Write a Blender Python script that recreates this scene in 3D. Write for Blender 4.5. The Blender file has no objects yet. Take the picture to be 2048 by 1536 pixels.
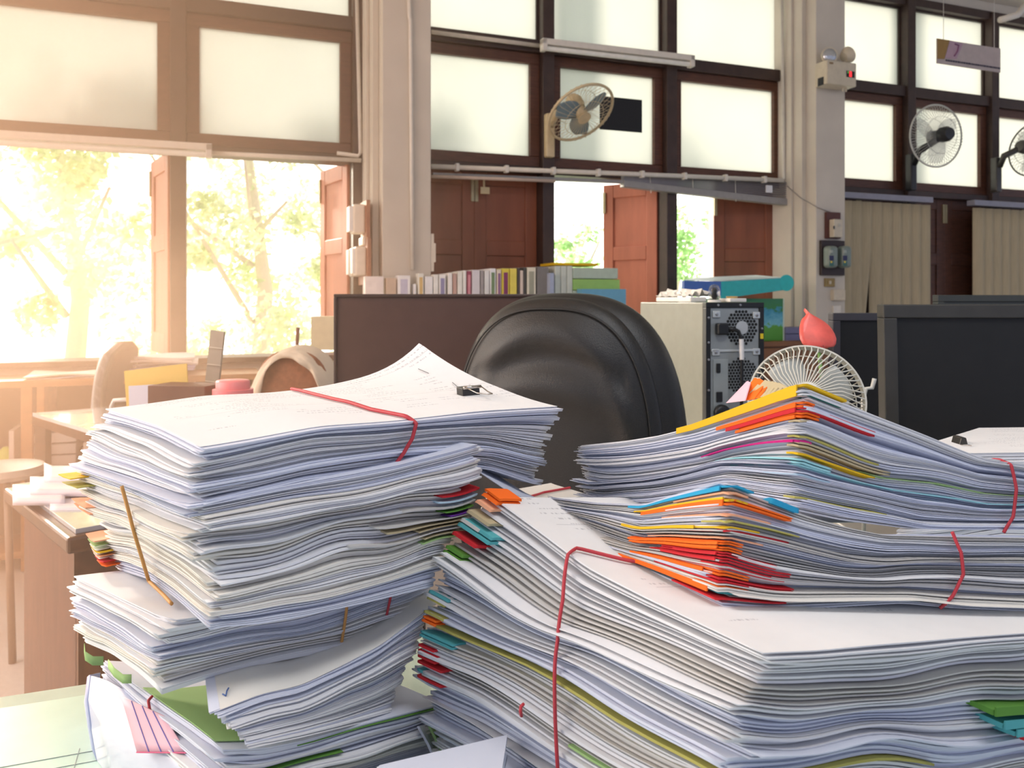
import bpy, math, random
import numpy as np
from mathutils import Vector, Matrix
S = bpy.context.scene
COL = S.collection
R = math.radians
# ---------------- camera, sky, lamps, exposure ----------------
F, HZ, ZC = 1600.0, 600.0, 1.2          # focal length in pixels, horizon row, lens height
cam = bpy.data.cameras.new('camera'); co = bpy.data.objects.new('camera', cam); COL.objects.link(co)
co.location = (0, 0, ZC); co.rotation_euler = (R(90), 0, 0)
cam.sensor_width = 36; cam.lens = 36 * F / 2048; cam.shift_y = -(768 - HZ) / 2048
cam.clip_start = .05; cam.clip_end = 200
cam.dof.use_dof = True; cam.dof.focus_distance = .85; cam.dof.aperture_fstop = 13
S.camera = co
w = bpy.data.worlds.new('sky'); S.world = w; w.use_nodes = True
nt = w.node_tree; nt.nodes.clear()
tc = nt.nodes.new('ShaderNodeTexCoord'); dt = nt.nodes.new('ShaderNodeVectorMath'); dt.operation = 'DOT_PRODUCT'
dt.inputs[1].default_value = (-.50, .84, .12)
mr = nt.nodes.new('ShaderNodeMapRange'); mr.inputs[1].default_value = -.1; mr.inputs[2].default_value = .6
mx = nt.nodes.new('ShaderNodeMix'); mx.data_type = 'RGBA'
mx.inputs[6].default_value = (.42, .46, .61, 1); mx.inputs[7].default_value = (3.6, 3.55, 3.3, 1)
bg = nt.nodes.new('ShaderNodeBackground'); bg.inputs[1].default_value = 1.0
wo = nt.nodes.new('ShaderNodeOutputWorld')
nt.links.new(tc.outputs['Generated'], dt.inputs[0]); nt.links.new(dt.outputs['Value'], mr.inputs[0])
nt.links.new(mr.outputs[0], mx.inputs[0]); nt.links.new(mx.outputs[2], bg.inputs[0]); nt.links.new(bg.outputs[0], wo.inputs[0])
def area(name, loc, target, size, sizey, power, color):
    l = bpy.data.lights.new(name, 'AREA'); l.shape = 'RECTANGLE'; l.size = size; l.size_y = sizey; l.energy = power; l.color = color
    o = bpy.data.objects.new(name, l); COL.objects.link(o); o.location = loc
    o.rotation_euler = (Vector(target) - Vector(loc)).to_track_quat('-Z', 'Y').to_euler(); return o
sun = bpy.data.lights.new('sun', 'SUN'); sun.energy = 8.5; sun.angle = R(4); sun.color = (1, .87, .72)
so = bpy.data.objects.new('sun', sun); COL.objects.link(so)
so.rotation_euler = Vector((.62, -.785, -.25)).to_track_quat('-Z', 'Y').to_euler()
area('assumed_left_key', (-3.0, .9, 2.2), (-.1, 1.2, .95), 2.4, 1.8, 88, (1, .91, .84))  # unseen area lamp, added as an assumed key light from the left
area('overhead_fill', (.6, .3, 3.0), (.3, 1.3, .8), 1.3, .6, 22, (.95, .97, 1))  # unseen lamp, added as overhead fill to brighten the papers
S.view_settings.view_transform = 'Standard'; S.view_settings.look = 'None'
S.view_settings.exposure = 0.0; S.view_settings.gamma = 1; S.view_settings.use_curve_mapping = False
# ---------------- materials ----------------
MATS = {}
def mat(name, col, rough=.5, metal=0., noise=.06, scale=30., bump=0., stretch=None, coat=0., alpha=None, trans=0., spec=.5, emit=0, emitcol=None, subsurf=0):
    if name in MATS: return MATS[name]
    m = bpy.data.materials.new(name); m.use_nodes = True; t = m.node_tree; b = t.nodes['Principled BSDF']
    tc = t.nodes.new('ShaderNodeTexCoord'); mp = t.nodes.new('ShaderNodeMapping')
    if stretch: mp.inputs['Scale'].default_value = stretch
    nz = t.nodes.new('ShaderNodeTexNoise'); nz.inputs['Scale'].default_value = scale; nz.inputs['Detail'].default_value = 4
    t.links.new(tc.outputs['Object'], mp.inputs[0]); t.links.new(mp.outputs[0], nz.inputs[0])
    r = t.nodes.new('ShaderNodeValToRGB'); c = np.array(col[:3], float)
    r.color_ramp.elements[0].position = .3; r.color_ramp.elements[1].position = .7
    r.color_ramp.elements[0].color = (*np.clip(c * (1 - noise), 0, 1), 1); r.color_ramp.elements[1].color = (*np.clip(c * (1 + noise), 0, 1), 1)
    t.links.new(nz.outputs[0], r.inputs[0]); t.links.new(r.outputs[0], b.inputs['Base Color'])
    b.inputs['Roughness'].default_value = rough; b.inputs['Metallic'].default_value = metal
    b.inputs['Specular IOR Level'].default_value = spec; b.inputs['Coat Weight'].default_value = coat
    b.inputs['Transmission Weight'].default_value = trans
    if alpha is not None: b.inputs['Alpha'].default_value = alpha
    if emit: b.inputs['Emission Color'].default_value = (*(emitcol or col[:3]), 1); b.inputs['Emission Strength'].default_value = emit
    if bump:
        bn = t.nodes.new('ShaderNodeBump'); bn.inputs['Strength'].default_value = bump; bn.inputs['Distance'].default_value = .002
        t.links.new(nz.outputs[0], bn.inputs['Height']); t.links.new(bn.outputs[0], b.inputs['Normal'])
    MATS[name] = m; return m
def paper(name, col, printed=False, rand=.05):
    if name in MATS: return MATS[name]
    m = bpy.data.materials.new(name); m.use_nodes = True; t = m.node_tree; b = t.nodes['Principled BSDF']; L = t.links.new
    N = t.nodes.new
    oi = N('ShaderNodeObjectInfo'); nz = N('ShaderNodeTexNoise'); nz.inputs['Scale'].default_value = 60
    tc = N('ShaderNodeTexCoord'); L(tc.outputs['Object'], nz.inputs[0])
    ad = N('ShaderNodeMath'); ad.operation = 'ADD'; L(oi.outputs['Random'], ad.inputs[0]); L(nz.outputs[0], ad.inputs[1])
    mr = N('ShaderNodeMapRange'); mr.inputs[2].default_value = 2; mr.inputs[3].default_value = 1 - rand * 2; mr.inputs[4].default_value = 1.0 + rand * .4
    L(ad.outputs[0], mr.inputs[0])
    vm = N('ShaderNodeVectorMath'); vm.operation = 'SCALE'; vm.inputs[0].default_value = col[:3]; L(mr.outputs[0], vm.inputs['Scale'])
    out = vm.outputs[0]
    if printed:
        uv = N('ShaderNodeUVMap'); sp = N('ShaderNodeSeparateXYZ'); L(uv.outputs[0], sp.inputs[0])
        def mth(op, a, bb=None, c=None):
            n = N('ShaderNodeMath'); n.operation = op
            for i, x in enumerate((a, bb, c)):
                if x is None: continue
                if hasattr(x, 'is_output'): L(x, n.inputs[i])
                else: n.inputs[i].default_value = x
            return n.outputs[0]
        x, y = sp.outputs[0], sp.outputs[1]
        row = mth('LESS_THAN', mth('FRACT', mth('MULTIPLY', y, 95.)), .26)
        cb = N('ShaderNodeCombineXYZ'); L(mth('MULTIPLY', x, 420.), cb.inputs[0]); L(mth('FLOOR', mth('MULTIPLY', y, 95.)), cb.inputs[1])
        wn = N('ShaderNodeTexNoise'); wn.inputs['Scale'].default_value = 1.0; wn.inputs['Detail'].default_value = 1; L(cb.outputs[0], wn.inputs[0])
        word = mth('GREATER_THAN', wn.outputs[0], .50)
        c2 = N('ShaderNodeCombineXYZ'); L(mth('MULTIPLY', x, 14.), c2.inputs[0]); L(mth('MULTIPLY', y, 22.), c2.inputs[1])
        bn = N('ShaderNodeTexNoise'); bn.inputs['Scale'].default_value = 1.0; L(c2.outputs[0], bn.inputs[0])
        blk = mth('GREATER_THAN', bn.outputs[0], .53)
        marg = mth('MULTIPLY', mth('GREATER_THAN', x, .025), mth('GREATER_THAN', y, .045))
        ink = mth('MULTIPLY', mth('MULTIPLY', row, word), mth('MULTIPLY', blk, marg))
        rule = mth('MULTIPLY', mth('LESS_THAN', mth('FRACT', mth('MULTIPLY', y, 8.3)), .007), marg)
        ink = mth('MULTIPLY', mth('MAXIMUM', ink, rule), .45)
        mxx = N('ShaderNodeMix'); mxx.data_type = 'RGBA'; L(ink, mxx.inputs[0]); L(out, mxx.inputs[6]); mxx.inputs[7].default_value = (.2, .2, .24, 1)
        out = mxx.outputs[2]
    L(out, b.inputs['Base Color']); b.inputs['Roughness'].default_value = .75; b.inputs['Specular IOR Level'].default_value = .25
    MATS[name] = m; return m
# ---------------- points ----------------
def P(px, py, Y): return Vector(((px - 1024) / F * Y, Y, ZC - (py - HZ) / F * Y))
def XY(px, Y): return np.array([(px - 1024) / F * Y, Y])
D = Vector((.9347, .3556, 0)); NN = Vector((.3556, -.9347, 0)); W0 = Vector((0, 4.718, 0))   # window wall: along, into the room, origin
def W(s, n, z): return W0 + D * s + NN * n + Vector((0, 0, z))
def sw(px, n=0.):                                      # column of the photograph -> distance along the wall plane at offset n
    a = (px - 1024) / F; Y = (4.41 - n) / (.9347 - .3556 * a); return a * Y * .9347 + (Y - 4.718) * .3556
def zw(px, py, n=0.):
    a = (px - 1024) / F; Y = (4.41 - n) / (.9347 - .3556 * a); return ZC - (py - HZ) / F * Y
def WP(px, py, n=0.): return W(sw(px, n), n, zw(px, py, n))
# ---------------- mesh builder ----------------
class MB:
    def __init__(s): s.v = []; s.f = []; s.m = []; s.cur = 0
    def add(s, vs, fs):
        k = len(s.v); s.v += [tuple(v) for v in vs]; s.f += [tuple(i + k for i in f) for f in fs]; s.m += [s.cur] * len(fs); return s
    def ob(s, o, a, b, c):
        o, a, b, c = map(Vector, (o, a, b, c))
        vs = [o, o + a, o + a + b, o + b, o + c, o + a + c, o + a + b + c, o + b + c]
        fs = [(0, 3, 2, 1), (4, 5, 6, 7), (0, 1, 5, 4), (1, 2, 6, 5), (2, 3, 7, 6), (3, 0, 4, 7)]
        if a.cross(b).dot(c) < 0: fs = [f[::-1] for f in fs]
        return s.add(vs, fs)
    def box(s, x0, x1, y0, y1, z0, z1): return s.ob((x0, y0, z0), (x1 - x0, 0, 0), (0, y1 - y0, 0), (0, 0, z1 - z0))
    def wbox(s, s0, s1, n0, n1, z0, z1): return s.ob(W(s0, n0, z0), D * (s1 - s0), NN * (n1 - n0), Vector((0, 0, z1 - z0)))
    def lb(s, c, ax, sz):                              # box centred at c along axes ax with sizes sz
        c = Vector(c); e = [Vector(a) * z for a, z in zip(ax, sz)]
        return s.ob(c - (e[0] + e[1] + e[2]) / 2, *e)
    def tube(s, pts, r, seg=8, closed=False, cap=True):
        pts = [Vector(p) for p in pts]; n = len(pts); rs = r if isinstance(r, (list, tuple)) else [r] * n
        vs = []; prev = None
        for i, p in enumerate(pts):
            if closed: d = pts[(i + 1) % n] - pts[i - 1]
            else: d = pts[min(i + 1, n - 1)] - pts[max(i - 1, 0)]
            d.normalize()
            if prev is None: a = d.orthogonal().normalized()
            else: a = (prev - d * prev.dot(d)).normalized()
            prev = a; b = d.cross(a)
            vs += [p + (a * math.cos(2 * math.pi * k / seg) + b * math.sin(2 * math.pi * k / seg)) * rs[i] for k in range(seg)]
        fs = []
        for i in range(n if closed else n - 1):
            j = (i + 1) % n
            for k in range(seg):
                q = (k + 1) % seg; fs.append((i * seg + k, i * seg + q, j * seg + q, j * seg + k))
        if cap and not closed: fs += [tuple(range(seg))[::-1], tuple((n - 1) * seg + k for k in range(seg))]
        return s.add(vs, fs)
    def ring(s, c, nrm, rad, r, seg=6, n=40, rad2=None, up=None):
        c = Vector(c); nrm = Vector(nrm).normalized(); a = (Vector(up) if up else nrm.orthogonal()); a = (a - nrm * a.dot(nrm)).normalized(); b = nrm.cross(a)
        return s.tube([c + a * rad * math.cos(2 * math.pi * k / n) + b * (rad2 or rad) * math.sin(2 * math.pi * k / n) for k in range(n)], r, seg, True)
    def lathe(s, o, ax, prof, seg=24):                 # prof: list of (radius, height)
        o = Vector(o); ax = Vector(ax).normalized(); a = ax.orthogonal().normalized(); b = ax.cross(a); vs = []; n = len(prof)
        for r, h in prof: vs += [o + ax * h + (a * math.cos(2 * math.pi * k / seg) + b * math.sin(2 * math.pi * k / seg)) * max(r, 1e-5) for k in range(seg)]
        fs = [(i * seg + k, i * seg + (k + 1) % seg, (i + 1) * seg + (k + 1) % seg, (i + 1) * seg + k) for i in range(n - 1) for k in range(seg)]
        fs += [tuple(range(seg))[::-1], tuple((n - 1) * seg + k for k in range(seg))]
        return s.add(vs, fs)
    def prism(s, pts, vec):
        vec = Vector(vec); pts = [Vector(p) for p in pts]; n = len(pts)
        nr = Vector((0, 0, 0))
        for i in range(n): nr += pts[i].cross(pts[(i + 1) % n])
        if nr.dot(vec) < 0: pts = pts[::-1]
        fs = [tuple(range(n))[::-1], tuple(range(n, 2 * n))] + [(i, (i + 1) % n, (i + 1) % n + n, i + n) for i in range(n)]
        return s.add(pts + [p + vec for p in pts], fs)
    def sheet(s, G, th):                               # G: grid [i][j] of points, th: thickness vector
        nu, nv = len(G), len(G[0]); th = Vector(th)
        vs = [Vector(G[i][j]) for i in range(nu) for j in range(nv)]; k = len(vs); vs += [v - th for v in vs]
        fs = []
        for i in range(nu - 1):
            for j in range(nv - 1):
                a, b, c, d = i * nv + j, (i + 1) * nv + j, (i + 1) * nv + j + 1, i * nv + j + 1
                fs += [(a, b, c, d), (a + k, d + k, c + k, b + k)]
        per = [i * nv for i in range(nu)] + [(nu - 1) * nv + j for j in range(1, nv)] + [i * nv + nv - 1 for i in range(nu - 2, -1, -1)] + [j for j in range(nv - 2, 0, -1)]
        for q in range(len(per)):
            a, b = per[q], per[(q + 1) % len(per)]; fs.append((b, a, a + k, b + k))
        return s.add(vs, fs)
    def build(s, name, m, parent=None, smooth=False, bev=0., seg=2, auto=None):
        me = bpy.data.meshes.new(name); me.from_pydata(s.v, [], s.f)
        for q in (m if isinstance(m, (list, tuple)) else [m]): me.materials.append(q)
        if any(s.m): me.polygons.foreach_set('material_index', s.m)
        o = bpy.data.objects.new(name, me); COL.objects.link(o)
        c = Vector([sum(v[i] for v in s.v) / len(s.v) for i in range(3)]) if parent is None else None
        if smooth: me.polygons.foreach_set('use_smooth', [True] * len(me.polygons))
        if auto: me.set_sharp_from_angle(angle=R(auto))
        if bev:
            b = o.modifiers.new('bevel', 'BEVEL'); b.width = bev; b.segments = seg; b.limit_method = 'ANGLE'
        if parent is not None:
            o.parent = parent; o.matrix_parent_inverse = parent.matrix_world.inverted()
        return o
def tag(o, label, cat, group=None):
    o['label'] = label; o['category'] = cat
    if group: o['group'] = group
    return o
def thing(name, label, cat, loc=(0, 0, 0), group=None):
    o = bpy.data.objects.new(name, None); COL.objects.link(o); o.empty_display_size = .05; o.location = loc
    o.matrix_world = Matrix.Translation(Vector(loc))
    return tag(o, label, cat, group)
def struct(o): o['kind'] = 'structure'; return o
def sempty(name, loc=(0, 0, 0)):
    o = bpy.data.objects.new(name, None); COL.objects.link(o); o.location = loc; o.matrix_world = Matrix.Translation(Vector(loc)); o['kind'] = 'structure'; return o
def textmesh(txt, name, size, origin, ex, ey, m, parent=None, depth=.0006, align='LEFT'):
    c = bpy.data.curves.new(name, 'FONT'); c.body = txt; c.size = size; c.extrude = depth; c.align_x = align
    o = bpy.data.objects.new(name, c); COL.objects.link(o); bpy.context.view_layer.update()
    me = bpy.data.meshes.new_from_object(o.evaluated_get(bpy.context.evaluated_depsgraph_get()))
    bpy.data.objects.remove(o); bpy.data.curves.remove(c); me.materials.clear(); me.materials.append(m)
    ex = Vector(ex).normalized(); ey = Vector(ey).normalized(); M = Matrix((ex, ey, ex.cross(ey))).transposed().to_4x4(); M.translation = Vector(origin)
    me.transform(M); o = bpy.data.objects.new(name, me); COL.objects.link(o)
    if parent is not None: o.parent = parent; o.matrix_parent_inverse = parent.matrix_world.inverted()
    return o
# ================= paper =================
PW = paper('white_paper', (.78, .785, .81)); PC = paper('cool_paper', (.68, .71, .82)); PY = paper('cream_paper', (.80, .775, .72)); PG = paper('grey_newsprint', (.60, .585, .56))
PP = paper('printed_paper', (.80, .80, .80), True); PB = paper('pale_blue_paper', (.50, .68, .80))
def colr(n, c): return paper(n, c, rand=.03)
ORG = colr('orange_card', (.95, .16, .015)); RED = colr('red_card', (.62, .025, .035)); YEL = colr('yellow_card', (.80, .50, .02)); TEAL = colr('teal_card', (.10, .42, .45)); BLU = colr('blue_card', (.03, .36, .62))
GRN = colr('green_card', (.12, .30, .05)); PGR = colr('pale_green_card', (.36, .55, .22)); MAG = colr('magenta_card', (.62, .02, .22)); OLV = colr('olive_card', (.48, .44, .12)); PUR = colr('purple_card', (.20, .05, .40)); DGR = colr('dark_teal_card', (.03, .15, .13)); AQ = colr('aqua_card', (.35, .68, .72)); LOR = colr('pale_orange_card', (.85, .42, .25))
KRAFT = colr('straw_card', (.50, .42, .26))
RB = mat('red_rubber', (.50, .035, .05), .5, noise=.1); OB = mat('tan_rubber', (.62, .30, .08), .5, noise=.1)
# ================= room =================
Mcream = mat('painted_plaster', (.62, .57, .49), .8, noise=.05, scale=5, bump=.1)
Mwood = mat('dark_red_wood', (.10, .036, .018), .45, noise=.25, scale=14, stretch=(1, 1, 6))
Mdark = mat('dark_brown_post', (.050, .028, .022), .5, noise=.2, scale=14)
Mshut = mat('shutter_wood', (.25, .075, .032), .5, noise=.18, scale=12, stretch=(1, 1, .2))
Mshutout = mat('lit_shutter_wood', (.50, .16, .09), .55, noise=.15, scale=12, stretch=(1, 1, .2))  # paler copy of the shutter wood, outside light and flare put into the colour
Mpipe = mat('cream_enamel', (.72, .68, .60), .4, noise=.05)
Mfloor = mat('terrazzo_floor', (.62, .60, .58), .35, noise=.08, scale=60)
def frosted():
    m = bpy.data.materials.new('frosted_glass'); m.use_nodes = True; t = m.node_tree; t.nodes.clear(); L = t.links.new
    tr = t.nodes.new('ShaderNodeBsdfTranslucent'); tr.inputs[0].default_value = (.84, .86, .83, 1)
    gl = t.nodes.new('ShaderNodeBsdfGlossy'); gl.inputs['Roughness'].default_value = .35; gl.inputs[0].default_value = (.8, .8, .8, 1)
    mx = t.nodes.new('ShaderNodeMixShader'); mx.inputs[0].default_value = .05; o = t.nodes.new('ShaderNodeOutputMaterial')
    nz = t.nodes.new('ShaderNodeTexNoise'); nz.inputs['Scale'].default_value = 2.; tc = t.nodes.new('ShaderNodeTexCoord'); L(tc.outputs['Object'], nz.inputs[0])
    r = t.nodes.new('ShaderNodeValToRGB'); r.color_ramp.elements[0].color = (.47, .49, .48, 1); r.color_ramp.elements[1].color = (.54, .55, .53, 1)
    L(nz.outputs[0], r.inputs[0]); L(r.outputs[0], tr.inputs[0])
    L(tr.outputs[0], mx.inputs[1]); L(gl.outputs[0], mx.inputs[2]); L(mx.outputs[0], o.inputs[0]); return m
Mfrost = frosted()
struct(MB().wbox(-8, 9, -.2, 7.5, -.1, 0).build('floor', Mfloor))
# post lines along the wall
sL1, sL2, sM1, sM2, sM3, sR1, sR2 = sw(357), sw(706), sw(1091), sw(1336), sw(1572), sw(1813), sw(1980)
cw = sM2 - sM1
sL0 = sL1 - (sL2 - sL1) - .06; sLL = sL0 - .86; sM0 = sM1 - cw - .02; sR0 = sR1 - .82; sR3 = sR2 + (sR2 - sR1)
SILL, HEAD, A0, A1, B0, B1 = .905, 1.985, 1.995, 2.67, 2.745, 3.33
EXT = 9.0
struct(MB().wbox(-4.2, EXT, -.2, 0, 0, SILL - .03).wbox(-4.2, EXT, -.2, 0, B1 + .05, 3.9).build('wall_window_side', Mcream))
struct(MB().wbox(-4.2, EXT, 0, .28, B1 + .14, B1 + .42).build('trim_ceiling_beam', Mcream, bev=.01))
struct(MB().wbox(-4.5, EXT, -.2, 6.5, 3.9, 4.0).build('ceiling', Mcream))
def column(name, s0, s1, n1):
    m = MB().wbox(s0, s1, -.1, n1, 0, 3.9)
    m.wbox(s0 - .035, s0, -.1, n1 - .09, 0, 3.9).wbox(s0 - .055, s0 - .035, -.1, n1 - .17, 0, 3.9)
    return struct(m.build(name, Mcream, bev=.004))
cL0, cL1 = sw(765, .32), sw(862, .32); cR0, cR1 = sw(1632, .30), sw(1690, .30)
column('wall_column_left', cL0, cL1, .32); column('wall_column_right', cR0, cR1, .30)
# rails and posts
k = 1
def trim(m, mt=None, bev=.004):
    global k
    o = struct(m.build('trim_%d' % k, mt or Mdark, bev=bev)); k += 1; return o
for (a, b) in ((sLL, cL0 - .06), (cL1 - .1, cR0 - .06), (cR1 - .1, sR3 + 2.6)):
    trim(MB().wbox(a, b, -.12, .03, A1, B0)); trim(MB().wbox(a, b, -.12, .03, B1, B1 + .06)); trim(MB().wbox(a, b, -.12, .02, HEAD - .035, A0))
    trim(MB().wbox(a, b, -.2, .05, SILL - .03, SILL), Mdark)
posts = [sL0, sL1, sL2 + .03, sM0, sM1, sM2, sM3, sR0, sR1, sR2, sR3, sR3 + .85, sR3 + 1.7]
for i, s_ in enumerate(posts):
    wd = .075
    trim(MB().wbox(s_ - wd / 2, s_ + wd / 2, -.12, .05, SILL, B1 + .05))
# transom windows
Mlatch = mat('brass_latch', (.45, .38, .22), .4, metal=.6)
bays = [(sLL, sL0), (sL0, sL1), (sL1, sL2 + .03), (sM0, sM1), (sM1, sM2), (sM2, sM3), (sR0, sR1), (sR1, sR2), (sR2, sR3), (sR3, sR3 + .85), (sR3 + .85, sR3 + 1.7)]
wn = 1
for (a, b) in bays:
    a += .0375; b -= .0375
    e = sempty('window_%d' % wn, W((a + b) / 2, 0, A0)); wn += 1
    fw = .062
    m = MB().wbox(a, b, -.06, .0, A0, A0 + fw).wbox(a, b, -.06, .0, A1 - fw, A1).wbox(a, a + fw, -.06, .0, A0 + fw, A1 - fw).wbox(b - fw, b, -.06, .0, A0 + fw, A1 - fw)
    m.build('frame', Mwood, e, bev=.004)
    MB().wbox(a + fw, b - fw, -.036, -.028, A0 + fw, A1 - fw).build('pane', Mfrost, e)
    e = sempty('window_%d' % wn, W((a + b) / 2, 0, B0)); wn += 1
    m = MB().wbox(a, b, -.06, -.02, B0, B0 + .012).wbox(a, b, -.06, -.02, B1 - .012, B1).wbox(a, a + .012, -.06, -.02, B0, B1).wbox(b - .012, b, -.06, -.02, B0, B1)
    m.build('frame', Mdark, e)
    MB().wbox(a + .012, b - .012, -.045, -.037, B0 + .012, B1 - .012).build('pane', Mfrost, e)
# shutters (leaf: hinge at s, swings outwards)
def leaf(parent, sh, dirx, ang, wd, m_, thick=.032):
    ax = D * (dirx * math.cos(R(ang))) - NN * math.sin(R(ang)); nz = ax.cross(Vector((0, 0, 1))).normalized()
    o = W(sh, -.06, SILL + .01); H = HEAD - .03 - SILL; st = .075
    q = MB()
    def bx(u0, u1, z0, z1, t): q.ob(o + ax * u0 + Vector((0, 0, z0)) - nz * t / 2, ax * (u1 - u0), nz * t, Vector((0, 0, z1 - z0)))
    bx(0, st, 0, H, thick); bx(wd - st, wd, 0, H, thick); bx(st, wd - st, 0, .11, thick); bx(st, wd - st, H - .09, H, thick); bx(st, wd - st, H * .52, H * .52 + .09, thick)
    f = q.build('shutter', m_, parent, bev=.005)
    q = MB(); bx(st - .004, wd - st + .004, .10, H * .53, thick * .35); bx(st - .004, wd - st + .004, H * .52 + .08, H - .08, thick * .35)
    q.build('recessed_panel', m_, f)
    q = MB(); c = o + ax * (wd - .012) + Vector((0, 0, H - .12)); q.lb(c + nz * .02, (ax, nz, Vector((0, 0, 1))), (.02, .012, .14)); q.lb(c - nz * .02, (ax, nz, Vector((0, 0, 1))), (.02, .012, .14))
    q.build('bolt', Mlatch, f, bev=.002); return f
wins = {}
for nm, a, b in (('a', sL0, sL1), ('b', sL1, sL2 + .03), ('c', sM0, sM1), ('d', sM1, sM2), ('e', sM2, sM3), ('f', sR0, sR1), ('g', sR1, sR2), ('h', sR2, sR3)):
    wins[nm] = (sempty('window_%d' % wn, W((a + b) / 2, 0, SILL)), a + .0375, b - .0375); wn += 1
lw = .36
def openleaf(nm, m_, angR, angL=None):
    e, a, b = wins[nm]
    if angR is not None: leaf(e, b, -1, angR, (b - a) / 2, m_)
    if angL is not None: leaf(e, a, 1, angL, (b - a) / 2, m_)
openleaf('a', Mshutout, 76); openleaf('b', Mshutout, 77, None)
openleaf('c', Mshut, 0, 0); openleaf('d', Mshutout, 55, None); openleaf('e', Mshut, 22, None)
for q in 'fgh': openleaf(q, Mwood, 0, 0)  # same wood as the other shutters, darker colour stands in for the shade here
# plastic stay plate hanging on the closed shutter
tag(MB().lb(WP(968, 365, .03), (D, NN, Vector((0, 0, 1))), (.012, .006, .08)).lb(WP(970, 381, .03), (D, NN, Vector((0, 0, 1))), (.055, .008, .04)).build('hanging_tag', mat('yellowed_plastic', (.62, .50, .28), .5), bev=.002), 'small yellowed tag hanging on the closed shutter beside the left column', 'tag')
# rods, pipes and tubes on the wall
def rod(name, pts, r, label, cat='curtain rod', mt=None, clips=0, group=None):
    t = thing(name, label, cat, pts[0], group)
    MB().tube(pts, r, 10).build('rod', mt or Mpipe, t, smooth=True)
    for i in range(clips):
        f_ = (i + .5) / clips * (len(pts) - 1); j = int(f_); p = Vector(pts[j]).lerp(Vector(pts[j + 1]), f_ - j)
        MB().lb(p, (D, NN, Vector((0, 0, 1))), (.02, r * 2.6, r * 3)).build('clip', mt or Mpipe, t, bev=.002)
    return t
rod('curtain_rod', [WP(863, 333, .13), WP(1240, 347, .13), WP(1566, 361, .13)], .014, 'cream pipe rod along the window head between the two columns', clips=8)
rod('curtain_rod', [WP(863, 353, .12), WP(1110, 362, .12)], .010, 'thin beige rod just under the cream pipe rod, above the closed shutters', mt=mat('beige_rod', (.62, .48, .38), .5))
rod('curtain_rod', [WP(420, 306, .08), WP(722, 321, .08)], .012, 'thin rod over the open window left of the left column')
def conduit(pts, label): return tag(MB().tube(pts, .011, 8).build('conduit', Mpipe, smooth=True), label, 'pipe')
conduit([WP(1563, -60, .07), WP(1568, 357, .07)] + [WP(1562, 361, .07), WP(1527, 357, .07)], 'cream conduit running down beside the right column and bending left at the window head')
conduit([WP(712, -60, .05), WP(721, 305, .05), WP(716, 312, .05), WP(674, 306, .05)], 'cream conduit running down beside the left column and bending left')
conduit([WP(817, -50, .335), WP(819, 34, .335), WP(821, 40, .335), WP(823, 300, .335), WP(825, 540, .335)], 'thin painted cable conduit down the front of the left column')
# fluorescent fittings
Mtube = mat('lamp_tube_off', (.85, .84, .76), .3)
def tubelight(px0, py0, px1, py1, n, label, r=.015):
    a, b = WP(px0, py0, n), WP(px1, py1, n); t = thing('fluorescent_light', label, 'light', a); ax = (b - a).normalized(); up = Vector((0, 0, 1)); L_ = (b - a).length
    MB().ob(a + NN * -.02 + up * .0, ax * L_, NN * .05, up * .035).build('housing', Mpipe, t, bev=.004)
    MB().tube([a + up * -.018 + NN * .005, b + up * -.018 + NN * .005], r, 12).build('tube', Mtube, t, smooth=True, auto=40)
    for p in (a, b - ax * .03): MB().ob(p + NN * -.02 - up * .036, ax * .03, NN * .05, up * .07).build('end_holder', Mpipe, t, bev=.004)
tubelight(1082, 90, 1385, 124, .12, 'fluorescent batten light across the middle windows between the columns')
tubelight(-120, 270, 424, 303, .12, 'long fluorescent light across the top of the left open window')
rod('curtain_rod', [WP(863, 64, .06), WP(1082, 92, .06)], .012, 'pale strip rod under the top row window beside the left column', mt=mat('pale_rod', (.7, .62, .52), .5))
# drooping venetian blind in the middle bay
Mslat = mat('grey_blind_slat', (.26, .25, .27), .4); Mhead = mat('grey_headrail', (.30, .29, .28), .45)
vb = thing('venetian_blind', 'grey venetian blind bunched up and drooping to the right between the columns', 'blind', WP(1240, 350, .06))
MB().ob(WP(863, 347, .05), WP(1240, 362, .05) - WP(863, 347, .05), NN * .04, Vector((0, 0, -.018))).build('headrail', Mhead, vb)
for i in range(9):
    f_ = i / 8; a = WP(1242, 352 + f_ * 9, .05); b = WP(1566, 366 + f_ * 32, .05)
    MB().ob(a, b - a, NN * .035, Vector((0, 0, -.004))).build('slat', Mslat, vb)
a = WP(1240, 362, .045); b = WP(1567, 400, .045); MB().ob(a, b - a, NN * .05, Vector((0, 0, -.042))).build('bottom_rail', Mhead, vb, bev=.004)
MB().lb(WP(1538, 378, .09), (D, NN, Vector((0, 0, 1))), (.05, .012, .05)).build('bracket', mat('clear_plastic', (.8, .8, .82), .3), vb, bev=.004)
for q in (1300, 1385, 1470): MB().tube([WP(q, 352, .09), WP(q + 2, 362 + (q - 1240) * .1 + 18, .09)], .002, 5).build('cord', Mpipe, vb)
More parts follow.
